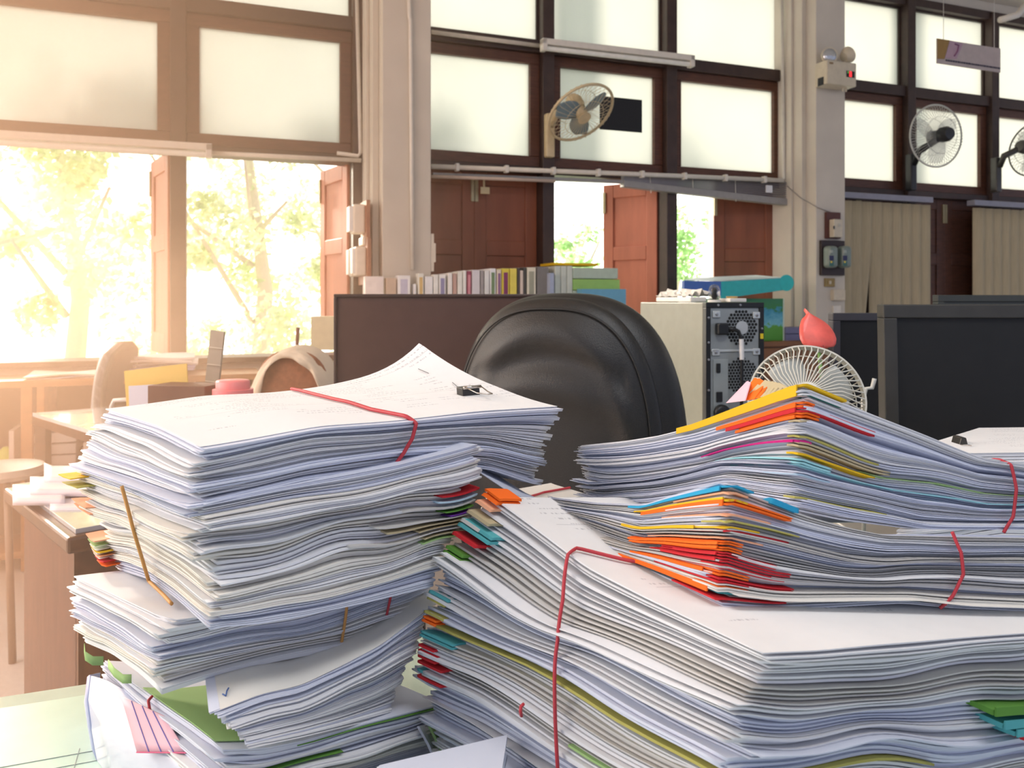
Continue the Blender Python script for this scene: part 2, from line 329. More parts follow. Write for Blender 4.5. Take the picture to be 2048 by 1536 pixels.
# vertical blinds in the right bay
Mvb = mat('beige_fabric_blind', (.47, .39, .25), .85, noise=.08, scale=30, stretch=(6, 6, .3))
def vblind(px0, px1, label, gap=False):
    t = thing('vertical_blind', label, 'blind', WP(px0, 400, .12), 'vertical blinds')
    s0, s1 = sw(px0, .12), sw(px1, .12); n = max(3, int((s1 - s0) / .085)); zt = 1.88; zb = .75
    if True:
        for i in range(n):
            a = s0 + (s1 - s0) * i / n; b = s0 + (s1 - s0) * (i + 1) / n + .012; pts = []
            sk = 0
            if gap and i == gap - 1: sk = -.10
            G = []
            for zz in np.linspace(zb, zt, 8):
                f_ = (zt - zz) / (zt - zb); off = sk * max(0, (f_ - .25) / .75)
                G.append([W(a + (b - a) * q / 4 + off * (.1 + .9 * q / 4), .10 + .022 * math.sin(q / 4 * math.pi * .5 + .2), zz) for q in range(5)])
            MB().sheet(G, NN * .002).build('slat', Mvb, t, smooth=True)
    z0 = zt
    m = MB().wbox(s0 - .02, s1 + .02, .07, .14, z0 + .015, z0 + .055); m.build('headrail', mat('grey_rail', (.28, .28, .34), .4), t, bev=.004)
vblind(1680, 1858, 'beige vertical blind beside the right column, one slat swung aside', gap=3)
vblind(1949, 2180, 'beige vertical blind at the right edge, right of the dark shutter gap')
# wires
tag(MB().tube([WP(1574, 372, .1), WP(1600, 395, .2), WP(1635, 415, .31), WP(1662, 425, .31)], .003, 6).build('cable', mat('grey_cable', (.3, .27, .25), .6), smooth=True), 'thin cable sagging from the window head to the boards on the right column', 'cable')
# ---- wall fans ----
Mcf = mat('aged_cream_plastic', (.62, .50, .30), .45); Mblue = mat('blue_grey_blade', (.22, .30, .33), .3, alpha=.85); Mblk = mat('black_plastic', (.022, .023, .026), .4); Mclear = mat('smoky_clear_blade', (.75, .78, .74), .2, alpha=.28)
Mwire = mat('pale_wire', (.55, .56, .52), .4); Mchr = mat('metal_grey', (.42, .43, .44), .3, metal=.8)
def wall_fan(label, base, c, nrm, rad, mcase, mblade, mcage, motor_len, motor_r, arm_mid, bracket=True, cage_n=40, rim=.006, wire=.0011, tri=3, grp=None):
    t = thing('wall_fan', label, 'fan', base, grp); c = Vector(c); nrm = Vector(nrm).normalized(); base = Vector(base); up = Vector((0, 0, 1))
    if bracket:
        MB().lb(base, (D, NN, up), (.055, .06, .26)).build('bracket', mcase, t, bev=.01)
    back = c - nrm * (motor_len + .03)
    MB().tube([base + NN * .03 + up * .06, Vector(arm_mid), back + nrm * .04], [.022, .024, .022], 10).build('arm', mcase, t, smooth=True)
    MB().lathe(back, nrm, [(0.0, 0), (motor_r * .75, .004), (motor_r, .03), (motor_r, motor_len * .7), (motor_r * .8, motor_len), (.01, motor_len + .002)], 20).build('motor', mcase, t, smooth=True, auto=50)
    a = nrm.orthogonal().normalized(); b = nrm.cross(a)
    m = MB(); m.ring(c, nrm, rad, rim, 8, 48)
    m.build('rim', mcage, t, smooth=True)
    m = MB()
    for sgn, dep in ((1, .045), (-1, .05)):
        for i in range(cage_n):
            th = 2 * math.pi * i / cage_n; d_ = a * math.cos(th) + b * math.sin(th)
            m.tube([c + d_ * rad, c + d_ * rad * .93 + nrm * sgn * dep * .6, c + d_ * rad * .6 + nrm * sgn * dep, c + d_ * rad * .18 + nrm * sgn * dep], wire, 4, cap=False)
        m.ring(c + nrm * sgn * dep, nrm, rad * .6, wire * 1.3, 4, 32)
        m.lathe(c + nrm * (sgn * dep - .003), nrm, [(0, 0), (rad * .2, 0), (rad * .2, .006), (0, .006)], 20)
    m.build('cage', mcage, t, smooth=True, auto=50)
    for q in range(tri):
        G = []
        for i in range(9):
            rr = rad * (.16 + .72 * i / 8); wdt = rad * (.22 + .42 * math.sin(math.pi * min(1, i / 8 * .8 + .1)))
            row = []
            for j in range(7):
                th = q * 2 * math.pi / tri + (j / 6 - .5) * wdt / rr * .9 + .25 * i / 8
                row.append(c + (a * math.cos(th) + b * math.sin(th)) * rr + nrm * (.018 * (j / 6 - .5) * 1.6))
            G.append(row)
        MB().sheet(G, nrm * .002).build('blade', mblade, t, smooth=True)
    MB().lathe(c - nrm * .02, nrm, [(0, 0), (rad * .18, 0), (rad * .18, .03), (rad * .1, .045), (0, .05)], 20).build('hub', mcase, t, smooth=True, auto=50)
    return t
up = Vector((0, 0, 1))
wall_fan('old cream wall fan with blue-grey blades on the post below the batten light', WP(1098, 272, .06), WP(1162, 226, .34), Vector((.39, -.5, -.77)), .198, Mcf, Mblue, Mcf, .10, .05, WP(1110, 230, .2), bracket=True, cage_n=36, rim=.008)
wall_fan('black wall fan with clear blades, seen facing away, nearest the emergency light', WP(1822, 345, .08), WP(1872, 272, .28), Vector((-.25, .96, .05)), .213, Mblk, Mclear, Mwire, .10, .052, WP(1838, 302, .2), cage_n=60, wire=.0012)
wall_fan('black wall fan cut by the right edge of the photo', WP(1992, 350, .08), WP(2068, 298, .24), Vector((.80, .30, -.06)), .20, mat('gunmetal_plastic', (.06, .055, .05), .3), Mclear, mat('dark_wire', (.12, .12, .11), .4), .13, .05, WP(2008, 312, .16), cage_n=44)
# ---- black card on transom ----
tag(MB().lb(WP(1242, 229, .0), (D, NN, up), (sw(1284) - sw(1200), .006, zw(1242, 196) - zw(1242, 262))).build('black_card', mat('black_card_face', (.008, .008, .010), .6)), 'black rectangular card fixed over the frosted pane behind the cream fan', 'card')
# ---- emergency light ----
Mcrm = mat('cream_metal', (.62, .55, .42), .45)
e = thing('emergency_light', 'cream twin-head emergency light with red indicator on the right column', 'emergency light', WP(1660, 150, .31))
c = WP(1671, 151, .375)
MB().lb(c, (D, NN, up), (.235, .11, .15)).build('case', Mcrm, e, bev=.006)
f0 = c + NN * .0555
MB().lb(f0 + D * .068 + up * .0, (D, NN, up), (.065, .004, .04)).build('display', mat('display_black', (.01, .01, .01), .3), e, bev=.001)
MB().lb(f0 + D * .066 + NN * .002, (D, NN, up), (.018, .004, .034)).build('red_indicator', mat('red_led', (1, .05, .05), .4, emit=1.2, emitcol=(1, .03, .04)), e)
MB().lb(f0 + D * .046 + NN * .002 + up * .01, (D, NN, up), (.008, .004, .012)).build('green_indicator', mat('green_led', (.1, .5, .1), .4, emit=.3, emitcol=(.2, .6, .1)), e)
MB().lb(f0 - D * .085 + up * .055, (D, NN, up), (.03, .002, .012)).build('badge', mat('badge_brown', (.3, .2, .1), .5), e)
MB().lb(c - D * .118 - up * .05, (D, NN, up), (.004, .05, .05)).build('side_vent', Mblk, e)
for dx, dz, nr in ((-.06, .115, Vector((.1, -1, .05))), (.088, .135, Vector((.80, .35, .45)))):
    q = c + D * dx + up * dz; nr = nr.normalized()
    h = MB().lathe(q - nr * .03, nr, [(0.0, 0), (.03, .003), (.047, .03), (.053, .045), (.053, .052), (.045, .052)], 24).build('lamp_head', Mcrm, e, smooth=True, auto=45)
    MB().lathe(q + nr * .018, nr, [(0, 0), (.046, 0), (.044, .006), (.02, .014), (0, .016)], 24).build('lens', mat('lamp_lens', (.55, .58, .62), .12, metal=.6), h, smooth=True)
    MB().tube([c + D * dx * .9 + up * .07, q - nr * .02 - up * .03], .008, 8).build('swivel', Mcrm, e, smooth=True)
for dx in (.06, .085): MB().lathe(c + D * dx - up * .095, up, [(.006, 0), (.006, .02)], 8).build('knob', Mcrm, e)
# ---- hanging sign ----
e = thing('hanging_sign', 'long two-tone sign board hanging from wires in the right bay', 'sign', P(1937, 110, 4.3))
A = P(1874, 77, 4.28); B = P(2001, 97, 4.36); dn = P(1874, 126, 4.28) - A
sx = (B - A).normalized(); sn = sx.cross(up).normalized()
MB().ob(A, B - A, sn * -.006, dn).build('board', mat('sign_face', (.42, .36, .35), .5), e)
MB().prism([A + sn * .0015, A + (B - A) * .19 + sn * .0015, A + (B - A) * .11 + dn * .8 + sn * .0015, A + dn * .83 + sn * .0015], sn * .001).build('ochre_panel', mat('ochre', (.28, .17, .05), .6), e)
MB().prism([A + (B - A) * .20 + sn * .0015, A + (B - A) * .40 + dn * .05 + sn * .0015, A + (B - A) * .30 + dn * .72 + sn * .0015, A + (B - A) * .12 + dn * .75 + sn * .0015], sn * .0008).build('mauve_panel', mat('mauve', (.40, .28, .34), .6), e)
m = MB(); m.tube([A + (B - A) * .27 + dn * .12 + sn * .004, A + (B - A) * .33 + dn * .15 + sn * .004, A + (B - A) * .31 + dn * .4 + sn * .004, A + (B - A) * .26 + dn * .62 + sn * .004], .004, 6); m.build('emblem', mat('purple_print', (.20, .07, .16), .6), e)
random.seed(5); m = MB(); x = .13
while x < .97:
    l_ = random.uniform(.01, .035); m.ob(A + (B - A) * x + dn * (.80 - .0 * x) + sn * .002, (B - A) * l_, sn * .001, dn * .07); x += l_ + .008
m.build('illegible_lettering', mat('sign_ink', (.06, .05, .08), .6), e)
for fx in (.1, .9): MB().tube([A + (B - A) * fx, A + (B - A) * fx + up * 1.9], .0015, 5).build('wire', Mchr, e)
tag(MB().tube([WP(2000, 40, .9), WP(2035, 30, .9), WP(2080, -30, .9)], .02, 8).build('ceiling_bracket', Mpipe, smooth=True), 'white ceiling bracket arm in the top right corner', 'bracket')
# ---- boards with units ----
Mboard = mat('dark_board', (.035, .02, .018), .5); Mgr = mat('green_grey_plastic', (.20, .25, .22), .3)
def onc(px, py, n=.30): return WP(px, py, n)
tag(MB().lb(onc(1665, 451, .312), (D, NN, up), (.115, .022, .17)).build('switch_board', mat('red_brown_board', (.10, .03, .02), .5), bev=.003), 'small red-brown board on the right column above the twin units', 'board')
e = thing('timer_box', 'cream box mounted on the small red-brown board', 'box', onc(1671, 457, .33)); MB().lb(onc(1672, 457, .345), (D, NN, up), (.07, .045, .115)).build('case', Mcrm, e, bev=.004); MB().lb(onc(1668, 455, .369), (D, NN, up), (.01, .003, .02)).build('slot', Mblk, e)
MB().lb(onc(1678, 450, .369), (D, NN, up), (.02, .003, .02)).build('dial', mat('pale_dial', (.5, .48, .4), .5), e)
tag(MB().lb(onc(1664, 516, .312), (D, NN, up), (.19, .022, .225)).build('meter_board', Mboard, bev=.003), 'larger black board on the right column carrying two rounded units', 'board')
for q, px in enumerate((1661, 1688)):
    e = thing('card_reader', ('left' if q == 0 else 'right') + ' rounded grey-green unit on the black board', 'card reader', onc(px, 514, .33), 'card readers on the right column')
    MB().lb(onc(px, 514, .36), (D, NN, up), (.075, .07, .14)).build('case', Mgr, e, bev=.022, seg=4)
    MB().lb(onc(px + 2, 516, .396), (D, NN, up), (.035, .003, .032)).build('screen', mat('navy_screen', (.02, .02, .08), .2), e, bev=.002)
    MB().lb(onc(px + 2, 527, .396), (D, NN, up), (.035, .003, .03)).build('teal_keys', mat('teal_keys', (.04, .15, .13), .4), e, bev=.002)
    MB().lathe(onc(px + 1, 524, .395), NN, [(.007, 0), (.006, .005), (0, .005)], 12).build('yellow_button', mat('yellow_btn', (.9, .7, .1), .4), e)
    MB().lb(onc(px + 2, 503, .396), (D, NN, up), (.02, .003, .018)).build('emblem', mat('pale_green_grey', (.4, .45, .4), .4), e)
e = thing('wall_switch', 'brass switch plate on the right column under the black board', 'switch', onc(1660, 564)); MB().lb(onc(1659, 565, .306), (D, NN, up), (.08, .012, .055)).build('plate', mat('brass_plate', (.32, .22, .08), .4, metal=.5), e, bev=.002); MB().lb(onc(1660, 565, .316), (D, NN, up), (.012, .01, .02)).build('toggle', Mcrm, e)
e = thing('power_socket', 'white socket box on the right column under the brass switch', 'socket', onc(1675, 590)); MB().lb(onc(1676, 590, .315), (D, NN, up), (.095, .03, .07)).build('case', Mcrm, e, bev=.003)
MB().lb(onc(1673, 650, .308), (D, NN, up), (.06, .015, .25)).build('trunking', Mpipe, e, bev=.002)
# ---- left column units (mounted on its left face) ----
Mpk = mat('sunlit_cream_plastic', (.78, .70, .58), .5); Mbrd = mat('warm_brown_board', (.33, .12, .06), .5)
sx0 = cL0 - .06
def lcb(name, label, cat, n, z, dn_, dz, ds, m_, s_off=0, extra=None, par=None):
    q = MB().lb(W(sx0 - s_off - ds / 2, n, z), (D, NN, up), (ds, dn_, dz)).build(name, m_, par, bev=.008 if ds > .03 else .002, seg=3)
    if par is None: tag(q, label, cat)
    return q
lcb('mounting_board', 'brown backing board behind the upper unit on the left column side', 'board', .22, 1.615, .17, .20, .02, Mbrd)
u = thing('card_reader', 'upper rounded cream unit on the side of the left column', 'card reader', W(sx0 - .04, .22, 1.6)); lcb('case', '', '', .22, 1.62, .10, .15, .06, Mpk, .02, par=u); lcb('front_cover', '', '', .22, 1.62, .085, .13, .02, mat('white_cover', (.85, .82, .78), .4), .08, par=u)
lcb('mounting_board', 'brown backing board under the lower pair of units on the left column side', 'board', .20, 1.40, .26, .24, .02, Mbrd)
for q, n_ in enumerate((.13, .26)):
    u = thing('card_reader', ('rear' if q == 0 else 'front') + ' unit of the lower pair on the side of the left column', 'card reader', W(sx0 - .04, n_, 1.4)); lcb('case', '', '', n_, 1.40, .085, .15, .055, Mpk, .02, par=u); lcb('front_cover', '', '', n_, 1.40, .07, .13, .015, MATS['white_cover'], .075, par=u)
lcb('cable_trunking', 'cream trunking piece between the upper and lower units on the left column', 'trunking', .22, 1.505, .12, .045, .035, Mpk)
# junction strip on the right edge of left column
tag(MB().lb(W(cL1 + .008, .30, 1.45), (D, NN, up), (.02, .03, .20)).lb(W(cL1 + .022, .30, 1.45), (D, NN, up), (.012, .03, .10)).build('door_sensor', Mpk, bev=.002), 'small cream sensor strip on the right edge of the left column', 'sensor')
# ================= outside =================
def leafmat(name, col):
    m = mat(name, col, .6, noise=.3, scale=8, spec=.2); t = m.node_tree; b = t.nodes['Principled BSDF']; o = t.nodes['Material Output']
    tr = t.nodes.new('ShaderNodeBsdfTranslucent'); mx_ = t.nodes.new('ShaderNodeMixShader'); mx_.inputs[0].default_value = .6
    t.links.new(b.inputs['Base Color'].links[0].from_socket, tr.inputs[0]); t.links.new(b.outputs[0], mx_.inputs[1]); t.links.new(tr.outputs[0], mx_.inputs[2]); t.links.new(mx_.outputs[0], o.inputs[0]); return m
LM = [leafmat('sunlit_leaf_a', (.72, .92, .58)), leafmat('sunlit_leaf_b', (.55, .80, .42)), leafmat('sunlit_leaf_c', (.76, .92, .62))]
Mbark = mat('bark', (.75, .70, .62), .8)
def bush(name, label, s, n, h, rad, m_, nl, seed, z0=0, grp='trees outside the windows'):
    rs = np.random.RandomState(seed); t = thing(name, label, 'tree', W(s, n, 0), grp)
    m = MB(); m.tube([W(s, n, 0), W(s + .1, n, h * .4), W(s - .05, n, h * .8)], [.09, .07, .03], 8)
    for _ in range(4):
        a = rs.rand() * 6.28; m.tube([W(s, n, h * (.3 + .4 * rs.rand())), W(s + math.cos(a) * rad * .8, n + math.sin(a) * rad * .4, h * (.5 + .45 * rs.rand()))], [.03, .01], 6)
    m.build('trunk', Mbark, t, smooth=True)
    cl = [(s + rs.normal() * rad * .55, n + rs.normal() * rad * .3, z0 + h * rs.uniform(.12, .98), rs.uniform(.12, .34) * rad) for _ in range(30)]
    vs = []; fs = []
    for i in range(nl):
        c = cl[rs.randint(len(cl))]; d = rs.normal(size=3); d /= np.linalg.norm(d); r = c[3] * rs.rand() ** .4
        p = W(c[0] + d[0] * r, c[1] + d[1] * r, max(.05, c[2] + d[2] * r)); a = Vector(rs.normal(size=3)).normalized(); b = a.orthogonal().normalized(); L_ = rs.uniform(.05, .10)
        k_ = len(vs); vs += [p, p + a * L_ * .5 + b * L_ * .3, p + a * L_, p + a * L_ * .5 - b * L_ * .3]; fs.append((k_, k_ + 1, k_ + 2, k_ + 3))
    mm = MB(); mm.v = [tuple(v) for v in vs]; mm.f = fs; mm.m = [0] * len(fs); mm.build('foliage', m_, t)
bush('tree', 'pale leafy tree outside, far left through the left window', -2.7, -2.6, 3.0, 1.1, LM[0], 5200, 1)
bush('tree', 'bright leafy tree outside behind the left window post', -1.3, -3.0, 3.2, 1.1, LM[2], 4600, 2)
bush('tree', 'green tree outside seen right of the left window post', -.2, -3.4, 3.0, .9, LM[0], 4200, 3)
bush('tree', 'small green tree seen through the middle window opening', 1.5, -2.6, 1.9, .55, LM[1], 2200, 4)
bush('tree', 'green shrub seen through the narrow gap left of the dark open shutter', 3.05, -3.2, 2.4, .5, LM[1], 2600, 5)
Mwh = mat('white_render', (.9, .9, .88), .8)
struct(MB().wbox(-.22, .02, -1.9, -1.65, 0, 4).build('wall_outside_pillar_left', Mwh))
struct(MB().wbox(2.55, 2.75, -1.7, -1.4, 0, 4).build('wall_outside_pillar_right', Mwh))
struct(MB().wbox(-12, 14, -12, -.2, -.12, -.02).build('floor_outside', mat('pale_paving', (.7, .68, .62), .8)))
# ================= desks =================
def quadprism(pts, z0, z1): return MB().prism([(x, y, z1) for x, y in pts], (0, 0, z0 - z1))
Mglass = mat('green_tinted_glass_top', (.42, .55, .47), .06, noise=.05, coat=.6, spec=.7)
Mdesk = mat('brown_desk_wood', (.085, .035, .015), .35, noise=.25, scale=8, stretch=(1, 6, 6), coat=.3)
Mgreyd = mat('grey_desk_laminate', (.30, .29, .27), .45)
def dsk(s, n): return np.array([-.58, .906]) + np.array([.9347, .3556]) * s + np.array([.3556, -.9347]) * n
DK = [dsk(-.42, 0), dsk(1.22, 0), dsk(1.22, 1.0), dsk(-.42, 1.0)]
t = thing('front_desk', 'front desk with a green tinted glass top carrying the paper stacks', 'desk', (0, .7, 0))
quadprism(DK, .71, .744).build('desktop', Mdesk, t, bev=.003)
quadprism(DK, .744, .75).build('glass_top', Mglass, t)
for s_, n_ in ((-.38, .05), (1.17, .05), (-.38, .92), (1.17, .92)):
    p = dsk(s_, n_); MB().box(p[0] - .025, p[0] + .025, p[1] - .025, p[1] + .025, 0, .71).build('leg', Mdesk, t)
# papers under the glass are ruled sheets: drawn as thin sheets on the glass
sh = quadprism([dsk(-.01, .03), dsk(.30, .03), dsk(.30, .34), dsk(-.01, .34)], .7502, .7508)
o = sh.build('ruled_sheet', mat('greenish_white_sheet', (.46, .66, .56), .25, noise=.03, coat=.5)); tag(o, 'greenish white ruled sheet under the glass of the front desk, left of the stacks', 'paper')
for i in range(9):
    a, b = dsk(-.005, .16 + i * .02), dsk(.29, .16 + i * .02); MB().tube([(a[0], a[1], .751), (b[0], b[1], .751)], .0004, 4).build('ruled_line', mat('grey_ink', (.25, .32, .30), .6), o)
a, b = dsk(.10, .15), dsk(.10, .34); MB().tube([(a[0], a[1], .751), (b[0], b[1], .751)], .0004, 4).build('ruled_line', MATS['grey_ink'], o)
# dark desk on the left
C0 = np.array([-.862, 1.55]); a1 = np.array([-.68, .73]); b1 = np.array([.73, .68])
def dl(a, b): return C0 + a1 * a + b1 * b
t = thing('wooden_desk', 'dark wooden desk with a glass top behind the left stack', 'desk', (*dl(.28, .6), 0))
q = [dl(0, 0), dl(.57, 0), dl(.57, .62), dl(0, .62)]
quadprism(q, .705, .738).build('desktop', Mdesk, t, bev=.006)
quadprism([dl(.02, .02), dl(.55, .02), dl(.55, .60), dl(.02, .60)], .738, .748).build('glass_top', mat('clear_blue_glass', (.35, .38, .42), .05, coat=.8), t, bev=.001)
quadprism([dl(.04, .03), dl(.06, .03), dl(.06, .6), dl(.04, .6)], .05, .705).build('front_panel', mat('mid_brown_panel', (.15, .065, .03), .4, noise=.2, scale=8, stretch=(5, 5, 1)), t)
quadprism([dl(.05, .03), dl(.50, .03), dl(.50, .06), dl(.05, .06)], .05, .705).build('side_panel', mat('reddish_panel', (.13, .052, .028), .4, noise=.2, scale=8, stretch=(5, 5, 1)), t)
quadprism([dl(.03, .02), dl(.035, .02), dl(.035, .6), dl(.03, .6)], .60, .70).build('apron', Mdesk, t)
# glass desk farther left
C = np.array([(65 - 1024) / F * 2.99, 2.99]); q = [C, C + np.array([.46, -.43]), C + np.array([1.1, .17]), C + np.array([.62, .50])]
t = thing('glass_topped_desk', 'far desk with a pale reflecting glass top in front of the shelving', 'desk', (*C, 0))
quadprism(q, .765, .778).build('glass_top', mat('pale_glass', (.62, .66, .70), .08, coat=.8), t); quadprism(q, .735, .765).build('desktop', Mdesk, t)
for p in q: p2 = p * .94 + (C + np.array([.6, .1])) * .06; MB().box(p2[0] - .02, p2[0] + .02, p2[1] - .02, p2[1] + .02, 0, .735).build('leg', Mdesk, t)
# desks behind
def plaindesk(label, x0, x1, y0, y1):
    t = thing('office_desk', label, 'desk', ((x0 + x1) / 2, (y0 + y1) / 2, 0)); MB().box(x0, x1, y0, y1, .72, .75).build('desktop', Mgreyd, t, bev=.003)
    for x in (x0 + .03, x1 - .03):
        for y in (y0 + .03, y1 - .03): MB().box(x - .02, x + .02, y - .02, y + .02, 0, .72).build('leg', Mblk, t)
plaindesk('desk behind the leather chair carrying the computer tower', -.34, .80, 1.96, 2.7)
plaindesk('desk at the right carrying the large monitor', .66, 2.2, 1.36, 1.9)
plaindesk('rear right desk carrying the farther monitors', .83, 2.6, 1.96, 2.75)
# ---- shelving under the left windows ----
Mshelf = mat('orange_brown_wood', (.38, .17, .06), .45, noise=.15, scale=8, stretch=(1, 1, 5))
t = thing('shelf_unit', 'open wooden shelf unit under the left window', 'shelf', W(sw(60, .3), .2, 0))
n1 = .34; n0 = .02; s0_, s1_ = sw(-260, n1), sw(520, n1); zt = .845
def sp(name, *a): return MB().wbox(*a).build(name, Mshelf, t, bev=.002)
sp('top_board', s0_, s1_, n0, n1 + .02, zt - .03, zt); sp('bottom_board', s0_, s1_, n0, n1, .06, .09); sp('middle_board', s0_, s1_, n0, n1, .42, .45)
for i in range(6): x = s0_ + (s1_ - s0_) * i / 5; sp('upright', x - .015, x + .015, n0, n1, .0, zt - .03)
x = sw(53, n1); sp('upright', x - .022, x + .022, n0, n1, .0, zt - .03)
MB().wbox(s0_, s1_, n0, n0 + .01, .0, zt - .03).build('back_panel', mat('brown_back_panel', (.17, .075, .035), .6), t)
random.seed(8)
for i in range(9): # paper piles inside the shelf
    x = sw(75, .2) + i % 3 * .20; z = .451 + i // 3 * .052
    tag(MB().wbox(x, x + .17, .06, .30, z, z + .045).build('paper_pile', (PG, PY, KRAFT)[i % 3], bev=.002), '%s paper pile on the shelf behind the glass desk, %s row' % (('left', 'middle', 'right')[i % 3], ('bottom', 'middle', 'top')[i // 3]), 'paper pile')
tag(MB().wbox(sw(28, .2), sw(38, .2), .1, .3, .451, .62).build('magazine_file', PG, bev=.002), 'pale magazine file standing on the shelf at the far left', 'file')
tag(MB().lathe(W(sw(16, .2), .24, .451), up, [(.03, 0), (.04, .03), (.03, .07), (.01, .09)], 12).build('yellow_green_bottle', mat('lime_plastic', (.45, .6, .05), .4), smooth=True, auto=50), 'small lime green bottle on the shelf at the far left', 'bottle')
# ---- papers on the shelf top / sill ----
def stackbox(label, px, py, n, ws, dn_, hz, m_, count, seed, name='paper_pile'):
    random.seed(seed); z = zw(px, py, n); t = thing(name, label, 'paper pile', W(sw(px, n), n, z)); s = sw(px, n)
    for i in range(count):
        h = hz / count; o1, o2 = random.uniform(-.02, .02), random.uniform(-.02, .02)
        G = [[W(s + ws * (u - .5) + o1, n + dn_ * (v - .5) + o2, z + h * (i + .8) + .006 * math.sin(5 * u + 3 * v + i)) for v in np.linspace(0, 1, 5)] for u in np.linspace(0, 1, 7)]
        MB().sheet(G, (0, 0, h * .7)).build('sheet', m_[i % len(m_)], t, smooth=False)
PBL = colr('royal_blue_folder', (.30, .36, .68))
stackbox('slumped white papers on blue folders at the window sill behind the yellow envelope', 318, 741, .2, .34, .25, .075, (PBL, PBL, PW, PW, PW), 5, 3)
stackbox('low loose papers on the shelf top left of the grey chair', 140, 757, .2, .30, .25, .03, (PW, PC, PY), 3, 4)
# ---- stool ----
c = P(2, 935, 2.75); t = thing('stool', 'grey stool at the far left edge in front of the shelves', 'stool', (c.x, c.y, 0))
MB().lathe((c.x, c.y, c.z - .03), up, [(0, 0), (.13, 0), (.14, .015), (.13, .035), (0, .038)], 28).build('seat', mat('grey_seat', (.45, .42, .38), .6), t, smooth=True, auto=50)
for a in (45, 135, 225, 315):
    MB().tube([(c.x + .08 * math.cos(R(a)), c.y + .08 * math.sin(R(a)), c.z - .03), (c.x + .15 * math.cos(R(a)), c.y + .15 * math.sin(R(a)), 0)], .012, 8).build('leg', mat('brown_metal', (.22, .14, .1), .4), t, smooth=True)
# ---- chairs ----
Mleather = mat('black_leather', (.015, .0145, .014), .40, noise=.2, scale=420, bump=.35, spec=.5)
def pillow(c, r, upv, nrm, a, b, th, ex=2.5, taper=0., nr=16, na=64, bump=None, lean=0.):
    c, r, upv, nrm = map(Vector, (c, r, upv, nrm)); m = MB(); vs = [];
    for side in (1, -1):
        for i in range(nr + 1):
            q = (i / nr)
            rr = math.sin(q * math.pi / 2)
            for k in range(na):
                th_ = 2 * math.pi * k / na; cx = math.copysign(abs(math.cos(th_)) ** (2 / ex), math.cos(th_)); cz = math.copysign(abs(math.sin(th_)) ** (2 / ex), math.sin(th_))
                wx = a * (1 - taper * (cz * rr + 0) * .5); d_ = th / 2 * (max(0, 1 - rr ** 4)) ** .5
                if side == 1 and bump: d_ += bump(cx * rr, cz * rr)
                vs.append(c + r * (cx * rr * wx) + upv * (cz * rr * b) + nrm * (side * d_) )
    n = (nr + 1) * na; fs = []
    for sd in (0, 1):
        for i in range(nr):
            for k in range(na):
                A, B = sd * n + i * na + k, sd * n + i * na + (k + 1) % na; f = (A, B, B + na, A + na); fs.append(f if sd == 0 else f[::-1])
    m.add(vs, fs)
    return m
ph = R(24); Y0 = 1.66; r_ = Vector((math.cos(ph), -math.sin(ph), 0)); nz = Vector((-math.sin(ph), -math.cos(ph), 0))
cc = P(1108, 600, Y0); cc.z = .875
t = thing('leather_office_chair', 'black leather high-back office chair in the middle behind the stacks', 'chair', (cc.x, cc.y + .2, 0))
def bmp(x, z):
    r2 = math.hypot(x, z * 1.0); f = 0
    f += .010 * math.exp(-((r2 - .80) / .10) ** 2) * (1 if z > -.3 else .4)
    f -= .009 * math.exp(-((z - .62 + .25 * x * x) / .07) ** 2) * (abs(x) < .75); f += .011 * math.exp(-((z - .45 + .3 * x * x) / .10) ** 2) * math.exp(-(x / .7) ** 4)
    return f
MB2 = pillow(cc, r_, up, nz, .232, .330, .11, 2.6, .12, 30, 96, bmp); MB2.build('backrest', Mleather, t, smooth=True)
pillow(cc - nz * .060 + r_ * .004, r_, up, nz, .262, .340, .18, 2.7, .12, 24, 96).build('back_shell', Mleather, t, smooth=True)
pts = []
for k in range(90):
    th_ = 2 * math.pi * k / 90; cx = math.copysign(abs(math.cos(th_)) ** (2 / 2.7), math.cos(th_)); cz = math.copysign(abs(math.sin(th_)) ** (2 / 2.7), math.sin(th_)); rr = .93
    d_ = .05 * (1 - rr ** 4) ** .5 + bmp(cx * rr, cz * rr) + .001; pts.append(cc + r_ * (cx * rr * .232 * (1 - .12 * cz * rr * .5)) + up * (cz * rr * .330) + nz * (d_ + .005))
MB().tube(pts, .0022, 6, closed=True).build('seam_piping', mat('black_piping', (.012, .012, .012), .5), t, smooth=True)
sc_ = cc - nz * -.26; sc_.z = .47
pillow(sc_, r_, -nz, up, .25, .25, .12, 3.5, 0, 10, 48).build('seat', Mleather, t, smooth=True)
MB().tube([(sc_.x, sc_.y, .42), (sc_.x, sc_.y, .10)], .03, 12).build('gas_lift', Mblk, t, smooth=True, auto=50)
for k in range(5):
    a = k * 2 * math.pi / 5 + .3; e_ = Vector((sc_.x + .28 * math.cos(a), sc_.y + .28 * math.sin(a), .07)); lg = MB().tube([(sc_.x, sc_.y, .12), e_], [.028, .018], 8).build('base_arm', Mblk, t, smooth=True)
    MB().lathe(e_ + Vector((-.025 * math.sin(a), .025 * math.cos(a), -.04)), Vector((math.sin(a), -math.cos(a), 0)), [(.028, 0), (.028, .04)], 14).build('castor', Mblk, lg)
for sg in (-1, 1):
    MB().tube([sc_ + r_ * .25 * sg - nz * .12 + up * -.02, sc_ + r_ * .28 * sg - nz * .1 + up * .14, sc_ + r_ * .28 * sg + nz * .1 + up * .16, sc_ + r_ * .25 * sg + nz * .14 + up * -.02], .018, 8).build('armrest', Mblk, t, smooth=True)
MB().lb(cc - nz * .10 + up * -.36, (r_, nz, up), (.08, .03, .22)).build('back_bracket', Mblk, t, bev=.005)
